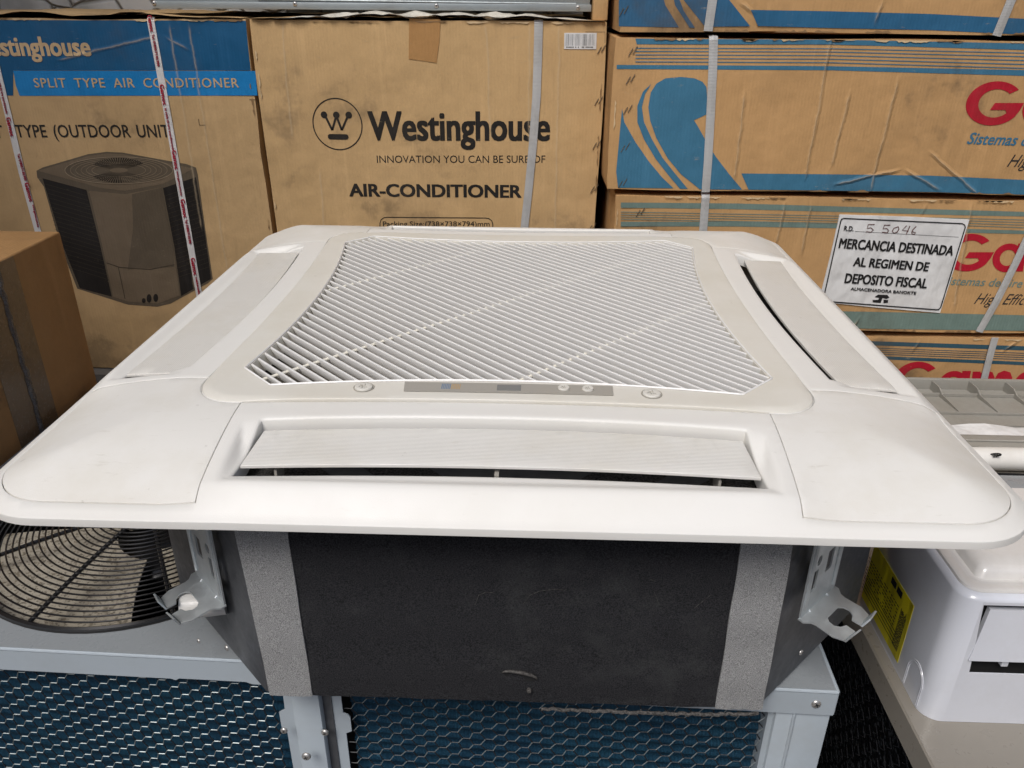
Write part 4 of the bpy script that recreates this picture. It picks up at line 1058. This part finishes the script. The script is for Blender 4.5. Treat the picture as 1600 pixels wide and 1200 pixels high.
f.poly([[(495, 728), (605, 703), (650, 930), (655, 1000), (480, 1010), (500, 850)]], PG, lift=.0012)
f.poly([f.line([(400, 985), (450, 1002), (560, 1010), (655, 992)], 3), f.line([(445, 1002), (470, 1120)], 2.5)], PD, lift=.0014)
f.poly([ell(560, 1118, 9, 16), ell(585, 1116, 9, 15), ell(540, 1126, 7, 9)], PB, lift=.0016)
def strap_print(fc_, x0, y0, x1, y1, Y, parent, words):
    """red lettering running down a strap; words: (text, start fraction, end fraction, size px, bold)"""
    a = Vector((x0, y0)); b = Vector((x1, y1)); d = (b-a).normalized(); s_ = Vector((-d.y, d.x))
    for body, t0, t1, sz, bd in words:
        p = a+(b-a)*t0 - s_*sz*.5; q = a+(b-a)*t1 - s_*sz*.5; cpt = p + s_*sz
        # text reads downwards: baseline on the left side of the strap
        P0, P1, PC = fc_.w(p.x-0, p.y), fc_.w(q.x, q.y), fc_.w(cpt.x, cpt.y)
        P0 = fc_.w(*(a+(b-a)*t0+s_*sz*.5)); P1 = fc_.w(*(a+(b-a)*t1+s_*sz*.5)); PC = fc_.w(*(a+(b-a)*t0-s_*sz*.5))
        lettering(body, P0, P1, PC, M_redink, parent, bold=bd, lift=Vector((0, -.0034, 0)))
s1 = strap(f, YL, [(562, 52), (600, 262), (650, 545), (700, 830), (750, 1115), (775, 1260)], .0150, M_strapwhite, bxb, .3655, t=.0008)
s2_ = strap(f, YL, [(-60, 40), (-5, 275), (40, 460), (85, 650), (145, 870), (190, 1050)], .0150, M_strapwhite, bxb, .3655, t=.0008)
g_ = 'Gamoc'; tel = 'Tel. 01800.71.82.900'; web = 'te cuida de aire acondicionado'
strap_print(f, 562, 52, 600, 262, YL, bxb, [(g_, .02, .32, 15, .03), (tel, .36, .93, 9, .01)])
strap_print(f, 607, 310, 654, 570, YL, bxb, [(g_, .02, .32, 15, .03), (web, .36, .97, 8, .01)])
strap_print(f, 654, 562, 692, 780, YL, bxb, [(g_, .0, .33, 15, .03), ('www.gamoc.com.mx', .36, .78, 8, .01)])
strap_print(f, 686, 745, 716, 912, YL, bxb, [(g_, .0, .42, 15, .03), (tel, .46, 1., 9, .01)])
strap_print(f, 724, 965, 752, 1110, YL, bxb, [(g_, .0, .45, 15, .03), (web, .5, 1., 8, .01)])
strap_print(f, -2, 290, 52, 515, YL, bxb, [(web, .0, .6, 8, .01), (g_, .66, .98, 15, .03)])
strap_print(f, 72, 575, 128, 775, YL, bxb, [(tel, .0, .5, 9, .01), (g_, .54, .9, 15, .03)])
strap_print(f, 128, 765, 150, 860, YL, bxb, [('www.gamoc.com.mx', .0, .9, 8, .01)])
crumple('lid_flap', -1.5, -.585, YL-.004, YL+.5, .3675, .008, K_bl, bxb, 5)

# ---- stack of long boxes on the right
GK = lin(190, 150, 102)
def gset(seed, cr, blue, dark=False):
    return dict(k=board('kraft_board_long', GK, seed, cr, .42), b=board('blue_print_long', lin(*blue), seed, cr, .30, faded=.12), r=board('red_print_long', lin(176, 22, 44), seed, cr, .15), i=board('black_print_long', (.03, .03, .03, 1), seed, cr, .1))
def gbox(z0, z1, x0, label, seed, cr, blue, x1=1.34):
    cr = [(a-(x0+x1)/2, b-z0, c-(x0+x1)/2, d-z0) for a, b, c, d in cr]
    m = gset(seed, cr, blue); o = carton('long_cardboard_box', x0, x1, YG, .62, z0, z1, m['k'], label, 'stack of long boxes with blue stripes', seed=seed, wob=.006)
    return o, m
f0 = Face(YG, None, 930, 0, 2.388)
def cw(pts): return [(lambda a, b: (a.x, a.z, b.x, b.z))(f0.w(*p), f0.w(*q)) for p, q in pts]
crB = cw([((885, 130), (780, 680)), ((955, 330), (875, 640)), ((1135, 280), (1020, 730)), ((560, 330), (520, 690)), ((880, 690), (1150, 628)), ((1150, 628), (1300, 715)), ((1240, 560), (1440, 735))])
bB, mB = gbox(.0555, .3435, .171, 'long box with a whole blue swoosh and red lettering, second from the top', 21, crB, (62, 114, 142))
bA, mA = gbox(.3515, .6400, .180, 'long box at the top of the striped stack, cut off by the upper picture edge', 22, cw([((1080, -20), (1035, 110)), ((530, 0), (600, 60))]), (44, 98, 134))
f4 = Face(YG, None, 1150, 290, 2.6667)
def cw4(pts): return [(lambda a, b: (a.x, a.z, b.x, b.z))(f4.w(*p), f4.w(*q)) for p, q in pts]
bC, mC = gbox(-.2465, .0460, .189, 'long striped box carrying the white customs notice, third from the top', 23, cw4([((205, 60), (165, 260)), ((315, 60), (270, 300)), ((800, 70), (770, 130)), ((985, 70), (905, 530)), ((520, 540), (470, 610))]), (112, 132, 124))
bD, mD = gbox(-.5440, -.2570, .180, 'darkest long striped box at the foot of the stack, half hidden by the cassette', 24, cw4([((770, 640), (730, 700)), ((1100, 700), (1190, 640))]), (52, 84, 98))
def band(fc_, pts, m): return fc_.poly([pts], m)
# box B print
f = Face(YG, bB, 930, 0, 2.388)
polys = [[(150, 144), (885, 148), (1600, 162), (1640, 163), (1640, 188), (1600, 186), (880, 166), (155, 165)], [(80, 242), (500, 244), (880, 247), (1640, 262), (1640, 284), (880, 262), (80, 257)]]
for k, yy in enumerate((178, 190, 203, 216, 229)): polys.append([(150, yy), (880, yy+2+k*.3), (1640, yy+19+k*1.5), (1640, yy+22.5+k*1.5), (880, yy+5+k*.3), (150, yy+3.2)])
polys.append([(545, 647), (880, 650), (1250, 655), (1640, 673), (1640, 727), (1250, 716), (900, 711), (572, 707)])
swoosh = [(415, 325), (400, 305), (370, 292), (320, 287), (262, 292), (228, 312), (207, 345), (198, 400), (205, 450), (228, 515), (270, 590), (320, 650), (390, 706), (548, 707), (500, 650), (450, 585), (410, 520), (385, 475), (368, 448), (395, 436), (420, 424)]
s2b = [(209, 313), (178, 342), (157, 395), (157, 455), (182, 520), (225, 592), (272, 652), (316, 704), (345, 704), (300, 650), (252, 590), (212, 520), (182, 455), (174, 400), (186, 350)]
s3b = [(100, 405), (108, 455), (150, 530), (200, 602), (250, 662), (292, 702), (85, 700), (78, 640)]
polys += [swoosh, s2b, s3b]
f.poly(polys, mB['b'])
def gg(fc_, xl, xr, yt, yb, m, parent, lift=.0009, sh=.16):
    """the heavy slanted capital G"""
    cx, cy, rx, ry = (xl+xr)/2, (yt+yb)/2, (xr-xl)/2, (yb-yt)/2; P = []
    for a in np.linspace(38, 322, 40): P.append((cx+rx*math.cos(R(a)), cy-ry*math.sin(R(a))))
    P += [(cx+rx*.95, cy+ry*.30), (cx+rx*1.05, cy-ry*.02), (cx+rx*.02, cy-ry*.02), (cx-rx*.12, cy+ry*.30), (cx+rx*.42, cy+ry*.30)]
    for a in np.linspace(318, 42, 40): P.append((cx+rx*.04+rx*.60*math.cos(R(a)), cy-ry*.64*math.sin(R(a))))
    P = [(x+(cy-y)*sh, y) for x, y in P]
    fc_.poly([P], m, 'lettering', lift)
def gamoc(fc_, x, yt, yb, k, m):
    """Gamoc in heavy slanted strokes; k = px per unit of cap height"""
    h = yb-yt; gg(fc_, x, x+h*1.28, yt, yb, m, None)
    xx = x+h*1.22; b = yb-.02*h
    def ring(x0, w_, n0=0, n1=360):
        cx, cy, rx, ry = x0+w_/2, yb-.36*h, w_/2, .38*h; P = [(cx+rx*math.cos(R(a)), cy-ry*math.sin(R(a))) for a in np.linspace(n0, n1, 36)]; Q = [(cx+rx*.52*math.cos(R(a)), cy-ry*.56*math.sin(R(a))) for a in np.linspace(n1, n0, 36)]
        return [(px+(yb-py)*.16, py) for px, py in P+Q]
    def sl(P): return [(px+(yb-py)*.16, py) for px, py in P]
    out = [ring(xx, h*.80, 1, 359), sl([(xx+h*.62, yb-.74*h), (xx+h*.86, yb-.74*h), (xx+h*.86, yb), (xx+h*.62, yb)])]
    x2 = xx+h*.92
    out += [sl([(x2, yb-.72*h), (x2+.22*h, yb-.72*h), (x2+.22*h, yb), (x2, yb)])]
    for j in range(2):
        xa = x2+.12*h+j*.5*h; out.append(sl([(xa, yb-.45*h), (xa+.1*h, yb-.68*h), (xa+.26*h, yb-.75*h), (xa+.44*h, yb-.70*h), (xa+.52*h, yb-.55*h), (xa+.52*h, yb), (xa+.30*h, yb), (xa+.30*h, yb-.45*h), (xa+.22*h, yb-.52*h)]))
    x3 = x2+1.22*h; out.append(ring(x3, h*.8, 1, 359)); out.append(ring(x3+.88*h, h*.78, 50, 310))
    fc_.poly(out, m, 'lettering', .0009)
gamoc(f, 1383, 303, 468, 1, mB['r'])
f.text('Sistemas de aire acondicionado', 1385, 1385+202*3.35, 537, 494, mB['b'], bold=.02, shear=.25, yb2=560)
f.text('High Efficiency', 1535, 1535+330, 622, 576, mB['i'], bold=.0, shear=.45, yb2=630)
for x, y in ((132, 190), (123, 295), (113, 408), (103, 550), (94, 682)): staple(f, x, y, bB, YG, 62)
sb1 = strap(f, YG, [(443, 126), (438, 250), (430, 420), (420, 600), (411, 716)], .0165, M_strapgrey, bB, .3435, t=.0015)
# print on the return at the left end: faint stripes
# box A print
f = Face(YG, bA, 930, 0, 2.388)
f.poly([[(88, 3), (130, -80), (190, -120), (238, -60), (262, 20), (312, 102), (88, 98)], [(285, -40), (298, 20), (352, 103), (372, 104), (330, 40), (300, -40)],
        [(312, -60), (330, 0), (410, 100), (578, 98), (500, 0), (470, -60)], [(580, 37), (880, 42), (1250, 52), (1640, 72), (1640, 131), (1250, 112), (900, 105), (607, 97)]], mA['b'])
strap(f, YG, [(452, -170), (440, -20), (420, 116)], .0165, M_strapgrey, bA, None, t=.0015)
strap(f, YG, [(1640, -160), (1550, 0), (1495, 134)], .0165, M_strapgrey, bA, None, t=.0015)
staple(f, 98, 40, bA, YG, 62)
# box C print
f = Face(YG, bC, 1150, 290, 2.6667)
P = [[(-480, 70), (0, 74), (960, 102), (1300, 112), (1300, 130), (960, 124), (0, 98), (-480, 92)], [(-480, 150), (0, 150), (440, 160), (440, 178), (0, 170), (-480, 170)], [(960, 180), (1300, 190), (1300, 204), (960, 196)]]
for k in range(4): P.append([(-480, 108+k*10), (960, 135+k*10), (1300, 144+k*11), (1300, 147+k*11), (960, 138+k*10), (-480, 111+k*10)])
P.append([(380, 522), (700, 528), (1300, 542), (1300, 606), (700, 598), (480, 594)])
f.poly(P, mC['b'])
gamoc(f, 868, 200, 357, 1, mC['r'])
f.text('Sistemas de aire acondicionado', 860, 860+640, 412, 378, mC['b'], bold=.01, shear=.2, yb2=436)
f.text('High Efficiency', 990, 990+330, 492, 448, mC['i'], bold=.0, shear=.5, yb2=500)
strap(f, YG, [(1262, 40), (1225, 180), (1160, 320), (1080, 480), (1008, 606)], .0155, M_strapgrey, bC, None, t=.0015, lift=.004)
f3 = Face(YG, bC, 930, 0, 2.388)
strap(f3, YG, [(412, 730), (407, 790), (402, 860), (395, 1000)], .0165, M_strapgrey, bC, .0460, t=.0015); staple(f3, 160, 790, bC, YG, 62)
# customs notice
nt_ = f.poly([[(430, 120), (700, 128), (970, 141), (912, 330), (848, 529), (600, 508), (344, 482), (392, 290)]], M_paper, 'customs_notice', .0026, 1.)
def fr(k): return None
outer = [(446, 135), (940, 157), (950, 163), (952, 172), (850, 505), (842, 514), (832, 515), (372, 480), (364, 474), (363, 465), (434, 146), (438, 138)]
LN = Vector((0, -.0032, 0)); fN = Face(YG, nt_, 1150, 290, 2.6667)
fN.poly([f.line(outer+[outer[0]], 5)], M_black, lift=.0034)
fN.poly([f.line([(492, 189), (925, 213)], 1.4)], M_black, lift=.0032)
def nline(body, x0, y0, x1, y1, h, m=M_black, **kw):
    p0, p1, pc = fN.w(x0, y0), fN.w(x1, y1), fN.w(x0+h*.22, y0-h)
    lettering(body, p0, p1, pc, m, nt_, lift=LN, **kw)
nline('R.D.', 446, 186, 486, 188, 20, bold=.012)
nline('MERCANCIA DESTINADA', 424, 258, 898, 290, 41, bold=.030)
nline('AL REGIMEN DE', 484, 333, 796, 355, 37, bold=.030)
nline('DEPOSITO FISCAL', 448, 403, 790, 426, 40, bold=.030)
nline('ALMACENADORA BANOKTE', 475, 433, 746, 452, 12, bold=.008)
def pen(pts): fN.poly([f.line(pts, 3.6)], M_pen, lift=.0036)
pen([(575, 160), (548, 161), (544, 176), (560, 174), (570, 183), (560, 192), (540, 190)])
pen([(640, 163), (616, 163), (610, 178), (626, 177), (634, 186), (626, 195), (606, 192)])
pen([(672, 170), (655, 176), (648, 188), (655, 196), (668, 192), (676, 180), (673, 168)])
pen([(708, 165), (690, 184), (716, 188)]); pen([(722, 166), (706, 202)])
pen([(748, 168), (734, 182), (728, 196), (738, 202), (746, 194), (732, 190)])
fN.poly([[(575, 462), (590, 452), (628, 453), (637, 464), (625, 470), (608, 466), (600, 487), (568, 484), (566, 474), (590, 474), (594, 466)], [(612, 473), (632, 474), (630, 486), (612, 488)]], M_black, lift=.0034)
# box D print
f = Face(YG, bD, 1150, 290, 2.6667)
P = [[(480, 645), (1300, 672), (1300, 690), (480, 662)], [(480, 705), (1300, 738), (1300, 752), (480, 718)]]
for k in range(4): P.append([(480, 672+k*8), (1300, 700+k*9), (1300, 703+k*9), (480, 674.5+k*8)])
f.poly(P, mD['b']); gamoc(f, 655, 733, 880, 1, mD['r'])
strap(f, YG, [(1075, 630), (1058, 690), (1040, 760), (1020, 840), (1000, 920)], .0150, M_strapgrey, bD, None, t=.0015, lift=.004)

# ---- brown carton at the left and steel unit on top
K_lc = board('kraft_board_carton', lin(172, 132, 86), 6, [(0, .9, .3, 1.0)], .40)
lc = thing('cardboard_box', (-1.15, -.03, -1.15), 'tall plain brown carton with a dark taped seam, beside the condenser at the left', 'cardboard box')
bm = MB().bbox(-1.5, -.822, -.40, .343, -1.15, .028, .004, 3); bm.build('board', K_lc, lc, smooth=True, angle=50)
M_seam = worn('dirty_film_seam', (.10, .09, .085, 1), .3, 0, (.3, .3, .3), .7, 60, .004, 200)
mb = MB(); rs = random.Random(5); vs = []
for i in range(60):
    z = .02-i*.012; y = .150-.00*i+rs.uniform(-.002, .002); vs += [(-.8205, y-.006, z), (-.8185, y, z), (-.8205, y+.007+rs.uniform(-.002, .002), z)]
mb.add(vs, [(3*i+k, 3*i+k+1, 3*i+k+4, 3*i+k+3) for i in range(59) for k in (0, 1)]); mb.build('seam', M_seam, lc)
M_ctape = worn('clear_brown_tape', (.22, .15, .085, 1), .22, 0, (.3, .25, .2), .3, 15, .001, 60)
MB().box(-.8218, -.8212, .156, .20, -.8, .026).build('tape', M_ctape, lc); MB().box(-.8218, -.8212, .09, .146, -.8, .026).build('tape', M_ctape, lc)
o = crumple('plastic_scrap', -.99, -.925, .20, .27, .0285, .022, M_paper, None, 31, 12, 10, (9, 7)); tag(o, 'crumpled white plastic scrap on top of the tall brown carton', 'scrap')
o = crumple('film_scrap', -.98, -.86, .64, .71, -.437+.0, .03, M_film, None, 33, 20, 10, (9, 7)); tag(o, 'crumpled pale film scrap on the floor ledge before the blue-banded box', 'scrap')
st_ = thing('steel_unit', (-.3, 1.0, .380), 'galvanised steel housing with screws along its lower lip, on top of the brown boxes', 'steel housing')
mb = MB().bbox(-.779, .131, .794, 1.35, .3835, .62, .0015, 2); mb.build('housing', M_galvtop, st_, smooth=True, angle=40)
mb = MB().bbox(-.782, .134, .790, .794, .3835, .3970, .0012, 2); mb.build('lip', M_galvtop, st_, smooth=True, angle=40)
mb = MB(); mb.tube([(-.56, .7925, .402), (.102, .7925, .398)], .0018, 8); mb.build('bead', M_galvtop, st_, smooth=True)
for px, py in ((241, 5), (461, 6), (682, 9), (903, 12)):
    p = at(px, py, 1, .790); screw(st_, p, (0, -1, 0), .0045)
mb = MB().bbox(.136, .166, .76, 1.2, .368, .62, .002); o = mb.build('wooden_block', K_mid, smooth=True); tag(o, 'narrow brown block beside the steel housing, against the striped stack', 'block')

o = MB().tube([(.80+i*.05, .203+.002*math.sin(i*1.3), Z2+.0065) for i in range(16)], .0062, 8).build('shadow_strip', M_guard, smooth=True); tag(o, 'added black strip standing in for the shadow between the white wrapped pipe and the metal rail', 'shadow_strip')  # black tube added in place of the shadow between pipe and rail

# torn and rubbed paper along the box edges
M_torn = board('torn_inner_liner', lin(212, 186, 146), 9, (), .3); M_grime = board('rubbed_grimy_edge', lin(140, 110, 76), 9, (), .3)
def torn(parent, Y, x0, x1, z, up, seed, m, hmax=.006, vertical=False, gap=.5):
    rs = random.Random(seed); mb = MB(); t = x0
    while t < x1:
        L = rs.uniform(.012, .07); e = min(x1, t+L)
        if rs.random() > gap:
            n = max(3, int((e-t)/.005)); A = [t+(e-t)*i/n for i in range(n+1)]; H = [0]+[rs.uniform(.15, 1)*hmax for _ in range(n-1)]+[0]
            for i in range(n):
                q = [(A[i], 0), (A[i+1], 0), (A[i+1], H[i+1]), (A[i], H[i])]
                mb.add([(z+up*b, Y-.0020, a) if vertical else (a, Y-.0020, z+up*b) for a, b in q], [(0, 1, 2, 3)])
        t = e+rs.uniform(.005, .05)
    mb.build('torn_paper', m, parent, kind='stuff')
for k, (b_, Y_, x0, x1, z0, z1) in enumerate(((bxm, YB, -.566, .162, -.43, .3665), (bxb, YL, -1.4, -.583, -.437, .3655), (bB, YG, .177, 1.33, .0555, .3435), (bA, YG, .186, 1.33, .3515, .64), (bC, YG, .195, 1.33, -.2465, .0460), (bD, YG, .186, 1.33, -.544, -.257))):
    torn(b_, Y_, x0, x1, z1-.002, -1, 50+k, M_torn, .0045); torn(b_, Y_, x0, x1, z0+.002, 1, 60+k, M_grime, .005)
    torn(b_, Y_, x0, x1, z1-.002, -1, 90+k, M_grime, .004, gap=.7)
    torn(b_, Y_, z0, z1, x0+.0015, 1, 70+k, M_torn, .0035, True, .65); torn(b_, Y_, z0, z1, x1-.0015, -1, 80+k, M_grime, .0030, True, .7)
